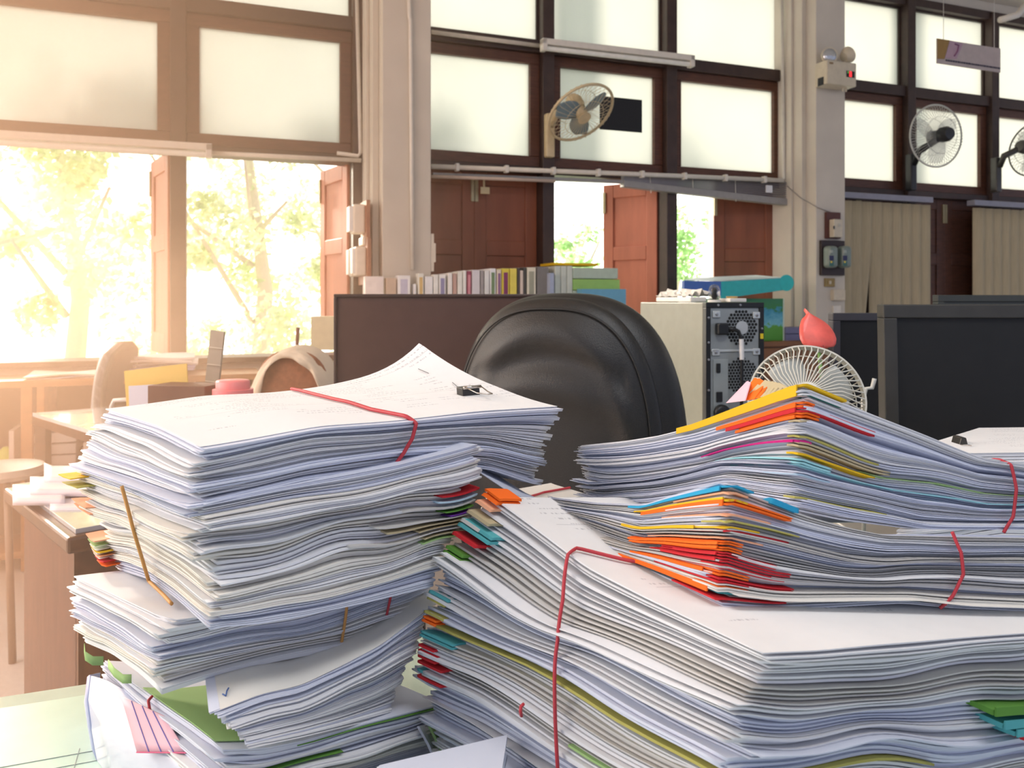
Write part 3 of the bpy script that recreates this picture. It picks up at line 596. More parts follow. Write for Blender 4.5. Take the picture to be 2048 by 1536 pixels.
# grey task chair seen side-on
c = P(212, 750, 3.5); t = thing('task_chair', 'grey task chair seen side-on in front of the left window', 'chair', (c.x, c.y, 0))
Mgs = mat('blue_grey_shell', (.40, .45, .47), .4); Mgf = mat('grey_green_fabric', (.16, .19, .165), .85)
rc = Vector((-.22, .97, 0)); nc = Vector((.97, .22, 0))
G = []
for i in range(15):
    f_ = i / 14; x_ = math.cos(f_ * math.pi) * .24; row = []
    for j in range(12):
        z_ = -.30 + j / 11 * .445; tp = max(0.02, 1 - ((z_ + .02) / .1655) ** 4) ** .5 if z_ > -.02 else 1 - .25 * (-.02 - z_) / .26
        row.append(c + rc * (x_ * tp) + up * z_ - nc * (.05 - .16 * (z_ + .28) ** 2 * 2 - .03 * (x_ / .2) ** 2))
    G.append(row)
MB().sheet(G, -nc * .03).build('back_shell', Mgs, t, smooth=True)
MB().sheet([[p + nc * .005 for p in r2] for r2 in G], nc * -.045).build('back_cushion', Mgf, t, smooth=True)
pillow(c + nc * .22 + up * -.33, nc, rc, up, .23, .22, .09, 3.5, 0, 8, 40).build('seat', Mgf, t, smooth=True)
MB().tube([c + nc * .22 + up * -.35, Vector(((c + nc * .22).x, (c + nc * .22).y, .08))], .03, 10).build('post', Mblk, t, smooth=True)
MB().tube([c - nc * .03 + up * -.24, c - nc * .02 + up * -.37, c + nc * .2 + up * -.38], .02, 8).build('back_bracket', Mblk, t, smooth=True)
for k in range(5):
    a = k * 2 * math.pi / 5; b_ = c + nc * .22; MB().tube([(b_.x, b_.y, .09), (b_.x + .26 * math.cos(a), b_.y + .26 * math.sin(a), .02)], .02, 8).build('base_arm', Mblk, t, smooth=True)
# chair with a cloth over its back
c = P(585, 800, 2.75); t = thing('fabric_chair', 'brown fabric chair with a cream garment over its back, left of the brown-looking monitor', 'chair', (c.x, c.y, 0))
Mbf = mat('brown_fabric', (.26, .11, .06), .9, noise=.2, scale=60)
rr_, nn_ = Vector((.98, -.2, 0)), Vector((-.2, -.98, 0))
pillow(c + up * -.05, rr_, up, nn_, .15, .22, .07, 2.8, .1, 10, 48).build('backrest', Mbf, t, smooth=True)
pillow(c + nn_ * .22 + up * -.42, rr_, nn_, up, .23, .22, .08, 3.4, 0, 8, 40).build('seat', Mbf, t, smooth=True)
MB().tube([c + nn_ * .2 + up * -.45, Vector(((c + nn_ * .2).x, (c + nn_ * .2).y, .07))], .03, 10).build('post', Mblk, t, smooth=True)
for k in range(5):
    a = k * 2 * math.pi / 5; b_ = c + nn_ * .2; MB().tube([(b_.x, b_.y, .09), (b_.x + .26 * math.cos(a), b_.y + .26 * math.sin(a), .02)], .02, 8).build('base_arm', Mblk, t, smooth=True)
# garment: an arch of cloth over the chair back, falling wide on the left
G = []
for i in range(33):
    f_ = i / 32; a = math.pi * (1.02 - 1.04 * f_); row = []
    for j in range(9):
        g = j / 8; wob = .008 * math.sin(j * 1.9 + i * .7) + .004 * math.sin(i * 1.3)
        ri, ro = .175, .215 + .10 * max(0, math.cos(a * 1.0 + math.pi) * -1 * (-1)) * 0
        left = max(0, -math.cos(a)); ro = .205 + .10 * left ** 2
        rad_x = .132 + (.165 + .105 * left ** .7 - .132) * g ** .8; y_ = .052 - .13 * g ** 2
        row.append(c + rr_ * (math.cos(a) * rad_x) + up * (math.sin(a) * (.168 + .038 * g ** .6) - .20 * left ** 3 - .02) + nn_ * (y_ + wob))
    G.append(row)
g_ = MB().sheet(G, nn_ * -.004).build('garment', mat('cream_cloth', (.70, .62, .50), .9, noise=.06, scale=8), smooth=True); tag(g_, 'cream garment draped around the back of the brown fabric chair', 'cloth')
# ---- items on the wooden desk ----
def card(label, name, cat, px0, py0, px1, py1, px2, py2, px3, py3, Y, m_, th=.004, dy=0.):
    o = MB().prism([P(px0, py0, Y), P(px1, py1, Y + dy), P(px2, py2, Y + dy), P(px3, py3, Y)], (0, th, 0)).build(name, m_); return tag(o, label, cat)
zb = lambda Y: HZ + (ZC - .75) * F / Y
card('yellow envelope standing upright on the wooden desk', 'yellow_envelope', 'envelope', 248, 742, 373, 727, 385, zb(2.12), 262, zb(2.12), 2.12, colr('pale_yellow_card', (.85, .62, .20)))
card('grey form standing in front of the yellow envelope', 'grey_form', 'paper', 257, 772, 378, 765, 384, zb(2.10), 262, zb(2.10), 2.10, PC, .002)
t = thing('brown_box', 'brown open box in front of the yellow envelope', 'box', P(350, zb(2.04), 2.04))
A = P(295, 771, 2.0); B = P(410, 773, 2.0); h = A.z - .75; MB().ob(A - up * h, B - A, Vector((.02, .09, 0)), up * h).build('body', mat('brown_cardboard', (.17, .085, .055), .6), t, bev=.002)
card('grey ruled metal strip leaning up beside the pink jar', 'metal_strip', 'ruler', 421, 660, 448, 664, 418, zb(2.15), 392, zb(2.15), 2.15, mat('grey_strip', (.42, .38, .30), .4), .012)
st = bpy.data.objects['metal_strip']
for i in range(1, 8):
    y_ = 660 + i * 34; o_ = -(i * 34) * 27 / 270; MB().tube([P(421 + o_, y_, 2.146), P(448 + o_, y_ + 3, 2.146)], .0015, 4).build('division_line', mat('pale_line', (.7, .66, .55), .5), st)
c = P(466, 800, 2.0); c.z = .75; t = thing('pink_lidded_jar', 'round jar with a pink screw lid on the wooden desk', 'jar', c)
zz = lambda y: ZC - (y - HZ) / F * 2.0 - .75
MB().lathe(c, up, [(0, 0), (.042, 0), (.045, .01), (.045, zz(800)), (.043, zz(792)), (0, zz(792))], 32).build('jar_body', mat('pink_patterned_glass', (.70, .48, .46), .2, noise=.5, scale=60), t, smooth=True, auto=50)
MB().lathe(c, up, [(.043, zz(792)), (.049, zz(791)), (.049, zz(778)), (.041, zz(777)), (.041, zz(763)), (.037, zz(760)), (0, zz(760))], 32).build('lid', mat('pink_plastic', (.88, .24, .26), .4), t, smooth=True, auto=50)
tag(MB().tube([Vector((P(222, 850, 2.2).x, 2.2, .75)), P(223, 812, 2.2), P(228, 801, 2.2), P(252, 799, 2.2), P(262, 803, 2.2)], .006, 8).build('bent_wire', mat('pale_wire_rod', (.7, .68, .66), .4), smooth=True), 'bent pale wire rod just above the top left bundle corner', 'wire')
# crumpled bags on the wooden desk corner
Mbag = mat('white_plastic_bag', (.80, .74, .78), .35, noise=.05, scale=10, bump=.2)
t = thing('plastic_bag', 'crumpled white plastic bag of papers on the corner of the wooden desk', 'bag', P(120, 1000, 1.85)); random.seed(3)
for k_, (x0, x1, y0, y1, Y) in enumerate(((88, 240, 925, 975, 1.92), (60, 235, 960, 1010, 1.84), (25, 130, 985, 1015, 1.80), (100, 235, 985, 1030, 1.76))):
    G = []
    for i in range(10):
        row = []
        for j in range(8):
            f_, g = i / 9, j / 7; x = x0 + (x1 - x0) * f_; y = y0 + (y1 - y0) * g + 9 * math.sin(f_ * 7 + g * 4 + k_) * (1 - g * .5); Yd = Y + .10 * (1 - g) - .04 * g
            p = P(x, y, Yd); p.z = max(p.z, .752 + .01 * (3 - k_)); row.append(p)
        G.append(row)
    MB().sheet(G, Vector((0, 0, .014))).build('fold', Mbag, t, smooth=True)
# white box on the sill and small things near the cloth chair
card('pale box standing at the window behind the cream garment', 'pale_box', 'box', 622, 633, 668, 633, 668, 700, 622, 700, 3.6, mat('pale_yellow_box', (.66, .60, .40), .6), .10)
tag(MB().tube([P(594, 690, 3.4), P(596, 655, 3.4)], .008, 8).build('pen', mat('brown_pen', (.2, .08, .05), .5)), 'dark pen tip standing up beside the pale box', 'pen')
# ---- monitors ----
Mmon = mat('dark_monitor_plastic', (.036, .034, .029), .45, noise=.1); Mscr = mat('matte_screen', (.014, .014, .014), .5, spec=.3)
def monitor(label, corner, r, w_, h_, front=True, m_=None, bez=.022, tilt=0., parts=True, base_z=.75, scr=None):
    m_ = m_ or Mmon; r = Vector(r).normalized(); n = Vector((r.y, -r.x, 0)); u = (up - n * tilt).normalized(); A = Vector(corner) - u * h_
    t = thing('computer_monitor', label, 'monitor', (A.x + r.x * w_ / 2, A.y + r.y * w_ / 2, base_z))
    m = MB().ob(A, r * w_, n * -.03, u * bez); m.ob(A + u * (h_ - bez), r * w_, n * -.03, u * bez); m.ob(A + u * bez, r * bez, n * -.03, u * (h_ - 2 * bez)); m.ob(A + r * (w_ - bez) + u * bez, r * bez, n * -.03, u * (h_ - 2 * bez))
    m.build('bezel', m_, t, bev=.002)
    MB().ob(A + r * bez + u * bez - n * .006, r * (w_ - 2 * bez), n * -.02, u * (h_ - 2 * bez)).build('screen', (scr or Mscr) if front else m_, t)
    MB().ob(A + r * .05 + u * .05 - n * .03, r * (w_ - .1), n * -.025, u * (h_ - .1)).build('rear_housing', m_, t, bev=.006)
    c0 = A + r * w_ / 2 - n * .06; MB().ob(Vector((c0.x, c0.y, base_z + .01)) - r * .035, r * .07, n * -.02, up * (A.z + h_ * .4 - base_z)).build('stand', m_, t)
    MB().lathe((c0.x, c0.y, base_z), up, [(.11, 0), (.11, .008), (.03, .014), (0, .014)], 28).build('base', m_, t, smooth=True, auto=40)
    return t
monitor('brown-looking wide monitor left of the leather chair', P(667, 588, 2.05), (1, .01, 0), .56, .34, True, mat('flare_tinted_plastic', (.060, .038, .030), .4), .008, scr=mat('flare_tinted_screen', (.085, .045, .034), .45))  # the flare's brown tint is put into the plastic and screen colours
monitor('large black monitor at the right edge', P(1767, 609, 1.42), (1, -.04, 0), .54, .345, True, bez=.024, tilt=.04)
monitor('smaller dark monitor behind the anthurium flower', P(1666, 626, 2.05), (1, .05, 0), .46, .31, True, mat('charcoal_plastic', (.045, .042, .05), .45), .02)
monitor('third monitor peeking above the large black monitor', P(1876, 590, 2.4), (1, .06, 0), .5, .31, False, mat('grey_green_plastic', (.05, .055, .05), .5), .02)
# ---- computer tower ----
bA = P(1410, 605, 2.10); r = Vector((.187, .05, 0)).normalized(); bk = Vector((-r.y, r.x, 0)); wT, hT, dT = .172, bA.z - .75, .40
O = Vector((bA.x, bA.y, .75)); nf = -bk
t = thing('computer_tower', 'computer tower with its back panel turned to the viewer', 'computer', (O.x, O.y, .75))
Mcase = mat('grey_green_case', (.22, .225, .18), .42, noise=.05); Mback = mat('zinc_panel', (.34, .37, .37), .42, metal=.35, noise=.06); Mhole = mat('vent_hole', (.006, .006, .006), .8); Mframe = mat('black_case_frame', (.012, .013, .014), .4)
MB().ob(O + bk * .012, r * wT, bk * dT, up * hT).build('case', Mcase, t, bev=.003)
def bp(x, z, d=0.): return O + r * x + up * z + nf * d      # x across, z up, d out of the back face
def brect(x0, x1, z0, z1, d0, d1): return MB().ob(bp(x0, z0, d0), r * (x1 - x0), nf * (d1 - d0), up * (z1 - z0))
m = MB()
for x0, x1, z0, z1 in ((0, wT, hT - .014, hT), (0, .014, 0, hT - .014), (wT - .014, wT, 0, hT - .014), (.014, wT - .014, 0, .014)): m.ob(bp(x0, z0, -.012), r * (x1 - x0), nf * .018, up * (z1 - z0))
m.build('rear_frame', Mframe, t, bev=.0015)
pan = brect(.014, wT - .014, .014, hT - .014, -.012, .002).build('rear_panel', Mback, t, bev=.001)
def hexes(cx, cz, rad, pitch, hr, name, inner=0.):
    m = MB(); n = int(rad / pitch) + 2
    for i in range(-n, n + 1):
        for j in range(-n, n + 1):
            x = (i + (j % 2) * .5) * pitch; z = j * pitch * .866
            if math.hypot(x, z) > rad: continue
            m.prism([bp(cx + x + hr * math.cos(R(60 * k + 30)), cz + z + hr * math.sin(R(60 * k + 30)), .0022) for k in range(6)], nf * .0006)
    return m.build(name, Mhole, pan)
zt_ = hT
hexes(.105, zt_ - .067, .047, .0098, .0043, 'vent_holes'); hexes(.105, zt_ - .195, .048, .0088, .0038, 'vent_holes')
MB().lathe(bp(.107, zt_ - .067, .0029), nf, [(.018, 0), (.018, .0006), (0, .0006)], 24).build('fan_hub', mat('pale_hub', (.55, .58, .58), .4, metal=.3), pan)
brect(.016, wT - .016, zt_ - .130, zt_ - .124, .002, .006).build('panel_ridge', mat('bright_zinc', (.66, .70, .69), .3, metal=.5), pan, bev=.001)
for x, z in ((.02, zt_ - .022), (wT - .033, zt_ - .025), (.018, zt_ - .122), (wT - .033, zt_ - .122)):
    b_ = brect(x, x + .022, z - .018, z, .002, .006).build('bracket', MATS['bright_zinc'], pan, bev=.002); MB().lathe(bp(x + .011, z - .009, .006), nf, [(.0045, 0), (.004, .002), (0, .003)], 14).build('screw', Mchr, b_)
for x, z in ((.035, zt_ - .007), (.10, zt_ - .007), (.007, zt_ - .04), (.007, zt_ - .15), (.007, zt_ - .23), (wT - .007, zt_ - .07), (.007, zt_ - .105), (wT - .007, zt_ - .2)):
    MB().lathe(bp(x, z, .006), nf, [(.0034, 0), (.003, .002), (0, .0028)], 12).build('screw', Mchr, t)
brect(wT - .012, wT - .003, zt_ - .097, zt_ - .083, .006, .0068).build('yellow_sticker', mat('yellow_stk', (.85, .65, .02), .5), t)
brect(.022, .066, zt_ - .30, zt_ - .15, .002, .004).build('io_shield', mat('light_zinc', (.40, .44, .43), .4, metal=.35), pan, bev=.001)
for z0, z1, wd in ((zt_ - .185, zt_ - .16, .012), (zt_ - .262, zt_ - .235, .018)): brect(.030, .030 + wd, z0, z1, .004, .0075).build('port', Mframe, pan, bev=.002)
MB().lathe(bp(.044, zt_ - .29, .004), nf, [(.022, 0), (.022, .01), (.016, .015), (0, .015)], 20).build('port', Mframe, pan, smooth=True, auto=50)
pl = brect(.027, .058, zt_ - .085, zt_ - .054, .002, .022).build('power_plug', Mframe, t, bev=.004)
MB().tube([bp(.058, zt_ - .070, .014), bp(.075, zt_ - .070, .016), bp(.088, zt_ - .076, .018), bp(.0935, zt_ - .095, .022), bp(.094, zt_ - .16, .024), bp(.090, zt_ - .25, .03), bp(.088, .06, .03)], [.006, .006, .005, .0045, .0045, .0045, .0045], 10).build('power_cord', Mframe, t, smooth=True)
MB().tube([bp(.0935, zt_ - .096, .0225), bp(.094, zt_ - .15, .0245)], .0062, 10).build('cord_label', mat('white_label', (.75, .75, .75), .5), t, smooth=True, auto=50)
# ---- wall cabinet with books and boxes ----
Mcab = mat('brown_cabinet', (.20, .085, .03), .45, noise=.15, scale=8)
NC = .47; ZT = ZC - (683 - HZ) / F * ((4.41 - NC) / (.9347 - .3556 * (1560 - 1024) / F)); 
t = thing('low_cabinet', 'long low brown cabinet along the wall under the middle windows', 'cabinet', W(.5, .3, 0))
ca, cb_ = cL0 + .02, sw(1700, NC)
MB().wbox(ca, cb_, .33, NC, ZT - .03, ZT).wbox(cL1 + .02, cR0 - .08, .06, .33, ZT - .03, ZT).build('top_board', Mcab, t, bev=.003)
MB().wbox(ca + .01, cb_ - .01, .34, NC - .02, .05, ZT - .03).build('body', Mcab, t)
for i in range(6):
    a = ca + .02 + (cb_ - ca - .04) * i / 6; d_ = MB().wbox(a + .005, a + (cb_ - ca - .04) / 6 - .005, NC - .02, NC, .08, ZT - .04).build('door', Mcab, t, bev=.003)
    MB().lb(W(a + (cb_ - ca) / 6 * .85, NC + .01, ZT * .6), (D, NN, up), (.012, .02, .08)).build('handle', Mchr, d_)
# books: (px0, px1, top py, colour, spine mark colour or None)
BN = .40
pos_ = [(730, 768, 553, (.72, .66, .64), None), (772, 793, 556, (.50, .38, .28), None), (795, 821, 551, (.85, .83, .74), (.6, .6, .75)), (827, 833, 568, (.85, .84, .86), None), (836, 848, 547, (.85, .80, .66), (.7, .5, .2)), (850, 866, 553, (.78, .74, .82), None), (867, 877, 549, (.75, .77, .68), None), (878, 892, 549, (.78, .78, .70), (.3, .3, .5)),
        (896, 905, 546, (.80, .72, .68), None), (906, 914, 547, (.50, .32, .26), None), (915, 925, 543, (.74, .73, .66), None), (926, 933, 541, (.80, .77, .68), None), (934, 943, 542, (.25, .03, .07), (.7, .3, .35)), (944, 960, 540, (.62, .60, .62), None), (961, 968, 541, (.30, .28, .27), None), (969, 979, 541, (.66, .67, .64), None), (980, 992, 537, (.80, .83, .78), (.2, .3, .15)),
        (994, 1003, 539, (.70, .62, .48), (.3, .15, .3)), (1004, 1019, 537, (.62, .52, .04), (.25, .05, .15)), (1020, 1034, 537, (.66, .56, .08), None), (1035, 1040, 536, (.06, .045, .04), None), (1040, 1047, 541, (.60, .50, .42), None), (1047, 1053, 535, (.05, .045, .035), None), (1054, 1072, 535, (.66, .63, .50), (.4, .4, .3)), (1074, 1098, 534, (.16, .15, .14), None)]
blab = {0: 'pinkish white box standing at the left end of the book row', 1: 'plain brown book next to the white box at the left end', 2: 'thick cream and white binder, third from the left end of the row', 3: 'short thin white booklet, lowest in the row', 4: 'cream binder with an orange edge right of the short white booklet', 5: 'lavender white binder, sixth from the left', 6: 'pale grey-green book left of the navy-marked binder', 7: 'ivory binder with a navy mark', 8: 'pinkish cream book right of the first dark gap', 9: 'thin brown book left of the ivory ones', 10: 'grey-cream book right of the thin brown book', 11: 'thin cream book touching the maroon one', 12: 'maroon book with pale pink spine marks', 13: 'thick light grey book right of the maroon one', 14: 'dark grey slim book', 15: 'light grey book before the green-marked white binder', 16: 'white binder with a dark green mark', 17: 'tan book with a plum mark', 18: 'mustard yellow book with a plum band', 19: 'plain mustard yellow book', 20: 'slim black book beside the yellow books', 21: 'slim beige book between two black ones', 22: 'slim black book left of the wide ivory binder', 23: 'wide ivory binder near the right end', 24: 'wide charcoal binder at the right end of the row'}
for i, (x0, x1, ty, c_, mk) in enumerate(pos_):
    s0_, s1_ = sw(x0, BN), sw(x1, BN); zt2 = zw((x0 + x1) / 2, ty, BN); dep = .055 if s1_ < cL1 + .02 else .2
    mm = mat('book_cover_%d' % i, tuple(min(.92, x * 1.22 + .03) for x in c_), .55, noise=.08, scale=20)
    nm = 'book' if i else 'white_box'
    t = thing(nm, blab[i], 'book' if i else 'box', W(s0_, BN, ZT), 'books on the low cabinet' if i else None)
    MB().wbox(s0_ + .0012, s1_ - .0012, BN - dep, BN, ZT, zt2).build('cover', mm, t, bev=.002)
    MB().wbox(s0_ + .004, s1_ - .004, BN - dep + .006, BN - .006, zt2 - .004, zt2 + .0008).build('pages', PY, t)
    if mk: MB().lb(W((s0_ + s1_) / 2, BN + .0006, ZT + (zt2 - ZT) * .76), (D, NN, up), ((s1_ - s0_) * .55, .001, (zt2 - ZT) * .38)).build('spine_label', mat('spine_mark_%d' % i, mk, .6), t)
# green plastic file trays
def tray(i, px0, px1, py0, py1, m_, label):
    s0_, s1_ = sw(px0, .40), sw(px1, .40); z0, z1 = zw(px0, py1, .40), zw(px0, py0, .40)
    o = MB().wbox(s0_, s1_, .16, .40, z0, z1).build('file_tray', m_, bev=.004); tag(o, label, 'file tray', 'stacked green file trays'); return o
g1, g2, g3 = mat('lime_plastic_tray', (.35, .60, .15), .35), mat('grey_green_tray', (.50, .60, .48), .35), mat('frosted_plastic', (.66, .70, .60), .3)
for i in range(6):
    y1 = 672 - i * 23 + 0; y0 = y1 - 22
    tray(i, 1146, 1240 - (0 if i < 5 else 4), max(y0, 530), y1, (g1, g2)[i % 2], ('lime green' if i % 2 == 0 else 'grey green') + ' file tray, %s in the stack' % ('lowest', 'second', 'third', 'fourth', 'fifth', 'topmost')[i])
for i, px in enumerate((1110, 1122, 1134)):
    tag(MB().wbox(sw(px, .40), sw(px + 11, .40), .18, .40, ZT, zw(px, 532, .40)).build('magazine_file', g3, bev=.003), '%s of the three frosted magazine files beside the green trays' % ('left', 'middle', 'right')[i], 'magazine file', 'frosted magazine files')
tag(MB().wbox(sw(1108, .36), sw(1196, .36), .165, .36, zw(1150, 531, .36), zw(1150, 526, .36)).build('yellow_folder', YEL), 'yellow folder lying on top of the file trays', 'folder')
tag(MB().wbox(sw(1100, .44), sw(1108, .44), .25, .44, ZT, zw(1100, 546, .44)).build('blue_grey_file', mat('blue_grey_card', (.42, .48, .62), .5)), 'blue grey file standing left of the frosted files', 'file')
tag(MB().wbox(sw(1164, .47), sw(1252, .47), .405, .469, ZT, zw(1200, 578, .47)).build('blue_folder', mat('sky_blue_card', (.16, .42, .60), .5)), 'sky blue folder in front of the green trays', 'folder')
# papers, dome and small things on top of the tower
tz = O.z + hT
def tp(x, y): return O + r * x + bk * y + up * hT
m = MB(); G = [[tp(-.0 + .10 * i / 5, .05 + .25 * j / 4) + up * (.016 + .010 * math.sin(i * 2.1 + j * 1.3)) for j in range(5)] for i in range(6)]
t = thing('foam_tray', 'white tray under crumpled clear film on the computer tower', 'packaging', tp(.02, .2) + up * .001)
MB().ob(tp(.01, .10) + up * .001, r * .05, bk * .22, up * .014).build('tray', mat('white_foam', (.78, .76, .70), .6), t, bev=.003)
MB().sheet([[tp(.01 + .085 * i / 11, .12 + .20 * j / 9) + up * (.018 + .022 * math.sin(math.pi * i / 11) * (.5 + .5 * math.sin(i * 2.3 + j * 1.7)) + .006 * math.sin(j * 3.1)) for j in range(10)] for i in range(12)], up * .001).build('crumpled_film', mat('cloudy_film', (.70, .68, .62), .4, bump=.3), t)
dome = thing('glass_dome', 'small glass dome with a dark figure on the computer tower', 'ornament', tp(.055, .03))
MB().lathe(tp(.055, .05) + up * .001, up, [(.018, 0), (.018, .006), (0, .006)], 20).build('base', mat('pale_base', (.75, .73, .68), .4), dome)
MB().lathe(tp(.055, .05) + up * .007, up, [(.004, 0), (.009, .01), (.006, .02), (.009, .026), (.004, .033), (0, .034)], 14).build('figure', Mframe, dome, smooth=True)
MB().lathe(tp(.055, .05) + up * .007, up, [(.0155, 0), (.0155, .026), (.012, .037), (.006, .041), (0, .042)], 24).build('dome', mat('clear_glass', (.9, .9, .9), .02, trans=1., alpha=.35), dome, smooth=True)
tag(MB().ob(tp(.085, .02) + up * .001, r * .05, bk * .06, up * .010).build('white_saucer_box', mat('white_foam', (.78, .76, .70), .6), bev=.002), 'small flat white box on the tower beside the glass dome', 'box')
tag(MB().lathe(tp(.108, .05) + up * .011, up, [(.014, 0), (.016, .005), (.014, .006), (0, .004)], 20).build('gold_ring_lid', mat('dull_gold', (.6, .45, .2), .3, metal=.7), smooth=True, auto=40), 'dull gold lid on the small flat white box', 'lid')
# blue and teal carton on the cabinet
bx = thing('teal_carton', 'flat blue and teal open carton lying on the green picture box', 'box', WP(1470, 600, .4))
a0 = WP(1368, 561, .45); a1_ = WP(1442, 563, .50); a2 = WP(1566, 556, .42); hz = .088
MB().prism([a0, a1_, a1_ - up * .085, a0 - up * .075], (.02, .16, 0)).build('blue_end', mat('cobalt_card', (.06, .15, .48), .5), bx)
MB().prism([a1_, a2, a2 - up * .075, a1_ - up * .10], (.02, .16, .0)).build('teal_side', mat('turquoise_card', (.03, .50, .50), .5), bx)
MB().prism([a0 + up * .001, a1_ + up * .001, a2 + up * .001, a2 + Vector((-.1, .22, .022)), a0 + Vector((.12, .22, .02))], (0, 0, .003)).build('lid', mat('pale_aqua_card', (.55, .66, .66), .5), bx)
MB().lathe(a2 + Vector((.02, .0, -.03)), Vector((.2, -1, 0)), [(0, 0), (.05, 0), (.05, .003), (0, .003)], 24).build('round_flap', mat('turquoise_card', (.03, .50, .50), .5), bx)
pb = thing('picture_box', 'green and blue landscape-printed box standing on the cabinet', 'box', WP(1540, 680, .36))
s0_, s1_ = sw(1440, .38), sw(1566, .38); zt3 = zw(1500, 597, .38)
def grad():
    if 'landscape_print' in MATS: return MATS['landscape_print']
    m = bpy.data.materials.new('landscape_print'); m.use_nodes = True; t_ = m.node_tree; b = t_.nodes['Principled BSDF']; g = t_.nodes.new('ShaderNodeNewGeometry'); s_ = t_.nodes.new('ShaderNodeSeparateXYZ'); t_.links.new(g.outputs['Position'], s_.inputs[0])
    nz_ = t_.nodes.new('ShaderNodeTexNoise'); nz_.inputs['Scale'].default_value = 12; ad = t_.nodes.new('ShaderNodeMath'); ad.operation = 'MULTIPLY_ADD'; ad.inputs[1].default_value = .12; t_.links.new(nz_.outputs[0], ad.inputs[0]); t_.links.new(s_.outputs[2], ad.inputs[2])
    mr_ = t_.nodes.new('ShaderNodeMapRange'); mr_.inputs[1].default_value = ZT + .06; mr_.inputs[2].default_value = zt3 + .06; t_.links.new(ad.outputs[0], mr_.inputs[0]); r_ = t_.nodes.new('ShaderNodeValToRGB'); e = r_.color_ramp.elements
    e[0].position = 0; e[0].color = (.08, .32, .03, 1); e[1].position = 1; e[1].color = (.04, .22, .10, 1); x = e.new(.33); x.color = (.10, .34, .04, 1); x = e.new(.38); x.color = (.18, .5, .6, 1); x = e.new(.68); x.color = (.05, .30, .45, 1); x = e.new(.75); x.color = (.04, .22, .06, 1)
    t_.links.new(mr_.outputs[0], r_.inputs[0]); t_.links.new(r_.outputs[0], b.inputs['Base Color']); MATS['landscape_print'] = m; return m
MB().wbox(s0_, s1_, .12, .38, ZT, zt3).build('body', grad(), pb, bev=.002); MB().wbox(s1_ - .001, s1_ + .006, .12, .384, ZT, zt3).build('edge_strip', mat('pale_green_strip', (.6, .7, .6), .5), pb)
for i, (py0, py1) in enumerate(((655, 667), (668, 681))):
    tag(MB().wbox(sw(1572, .40), sw(1640, .40), .25, .40, zw(1600, py1, .40), zw(1600, py0, .40)).build('navy_folder', mat('violet_grey_card', (.16, .16, .28), .5), bev=.002), '%s violet grey folder on the cabinet left of the anthurium' % ('upper', 'lower')[i], 'folder', 'violet grey folders')
# ---- anthurium ----
t = thing('anthurium', 'red anthurium flower standing behind the desk fan', 'plant', (P(1640, 700, 1.27).x, 1.27, .75))
Mred = mat('red_spathe', (.72, .10, .075), .4, noise=.35, scale=22, coat=.2)
base = P(1640, 676, 1.24); G = []; prof = [(.03, .62), (.08, .80), (.15, .92), (.27, 1.), (.40, .97), (.52, .90), (.62, .80), (.72, .65), (.80, .46), (.86, .22), (.91, .08), (1, .012)]
z0 = P(0, 699, 1.24).z; z1 = P(0, 622, 1.24).z; halfw = 36.5 / F * 1.24
for f_, w_ in prof:
    x0 = base.x - .014 * f_ ** 4; z = z0 + (z1 - z0) * f_
    G.append([Vector((x0 + halfw * w_ * q, 1.24 - .003 * (1 - q * q) + .03 * f_, z + .004 * (1 - q * q) - .008 * (1 - f_) * (abs(q)) * 0)) for q in np.linspace(-1, 1, 9)])
G[0] = [Vector((base.x + halfw * .45 * q, 1.24, z0 + .003 * abs(q))) for q in np.linspace(-1, 1, 9)]
MB().sheet(G, (0, .0015, 0)).build('spathe', Mred, t, smooth=True)
MB().tube([Vector((base.x + .006 - .018 * f_, 1.2355 + .03 * f_, z0 + (z1 - z0) * f_)) for f_ in np.linspace(.02, .8, 8)], .0008, 6).build('midrib', mat('dark_red_vein', (.25, .03, .03), .5), t)
MB().tube([Vector((base.x, 1.245, z0 + .005)), Vector((base.x + .02, 1.26, .95)), Vector((base.x + .01, 1.27, .80))], .003, 8).build('stem', mat('green_stem', (.15, .3, .08), .5), t, smooth=True)
MB().lathe((base.x + .01, 1.27, .75), up, [(.02, 0), (.03, .02), (.028, .06), (.015, .09), (.018, .10), (.014, .10), (.012, .09)], 20).build('vase', mat('white_ceramic', (.7, .7, .7), .3), t, smooth=True, auto=50)
# ---- desk fan ----
Mfan = mat('ivory_plastic', (.60, .59, .52), .4, noise=.04); Mbl = mat('grey_blade', (.50, .52, .49), .35)
fc = P(1611, 803, 1.13); t = thing('desk_fan', 'small ivory desk fan rising behind the yellow folder', 'fan', (fc.x, fc.y + .04, .75))
fn = Vector((-.26, -.93, .26)).normalized(); rad = .0765; a = up - fn * fn.dot(up); a.normalize(); b = fn.cross(a)
m = MB(); 
prof = [(rad * 1.0, -.012), (rad * 1.03, -.012), (rad * 1.03, .012), (rad * 1.0, .012), (rad * 1.0, -.012)]
vs = []; nseg = 64
for rr0, h0 in prof[:4]: vs += [fc + fn * h0 + (a * math.cos(2 * math.pi * k / nseg) + b * math.sin(2 * math.pi * k / nseg)) * rr0 for k in range(nseg)]
fs = [(i * nseg + k, i * nseg + (k + 1) % nseg, ((i + 1) % 4) * nseg + (k + 1) % nseg, ((i + 1) % 4) * nseg + k) for i in range(4) for k in range(nseg)]
m.add(vs, fs).build('rim', Mfan, t, smooth=True, auto=40)
m = MB()
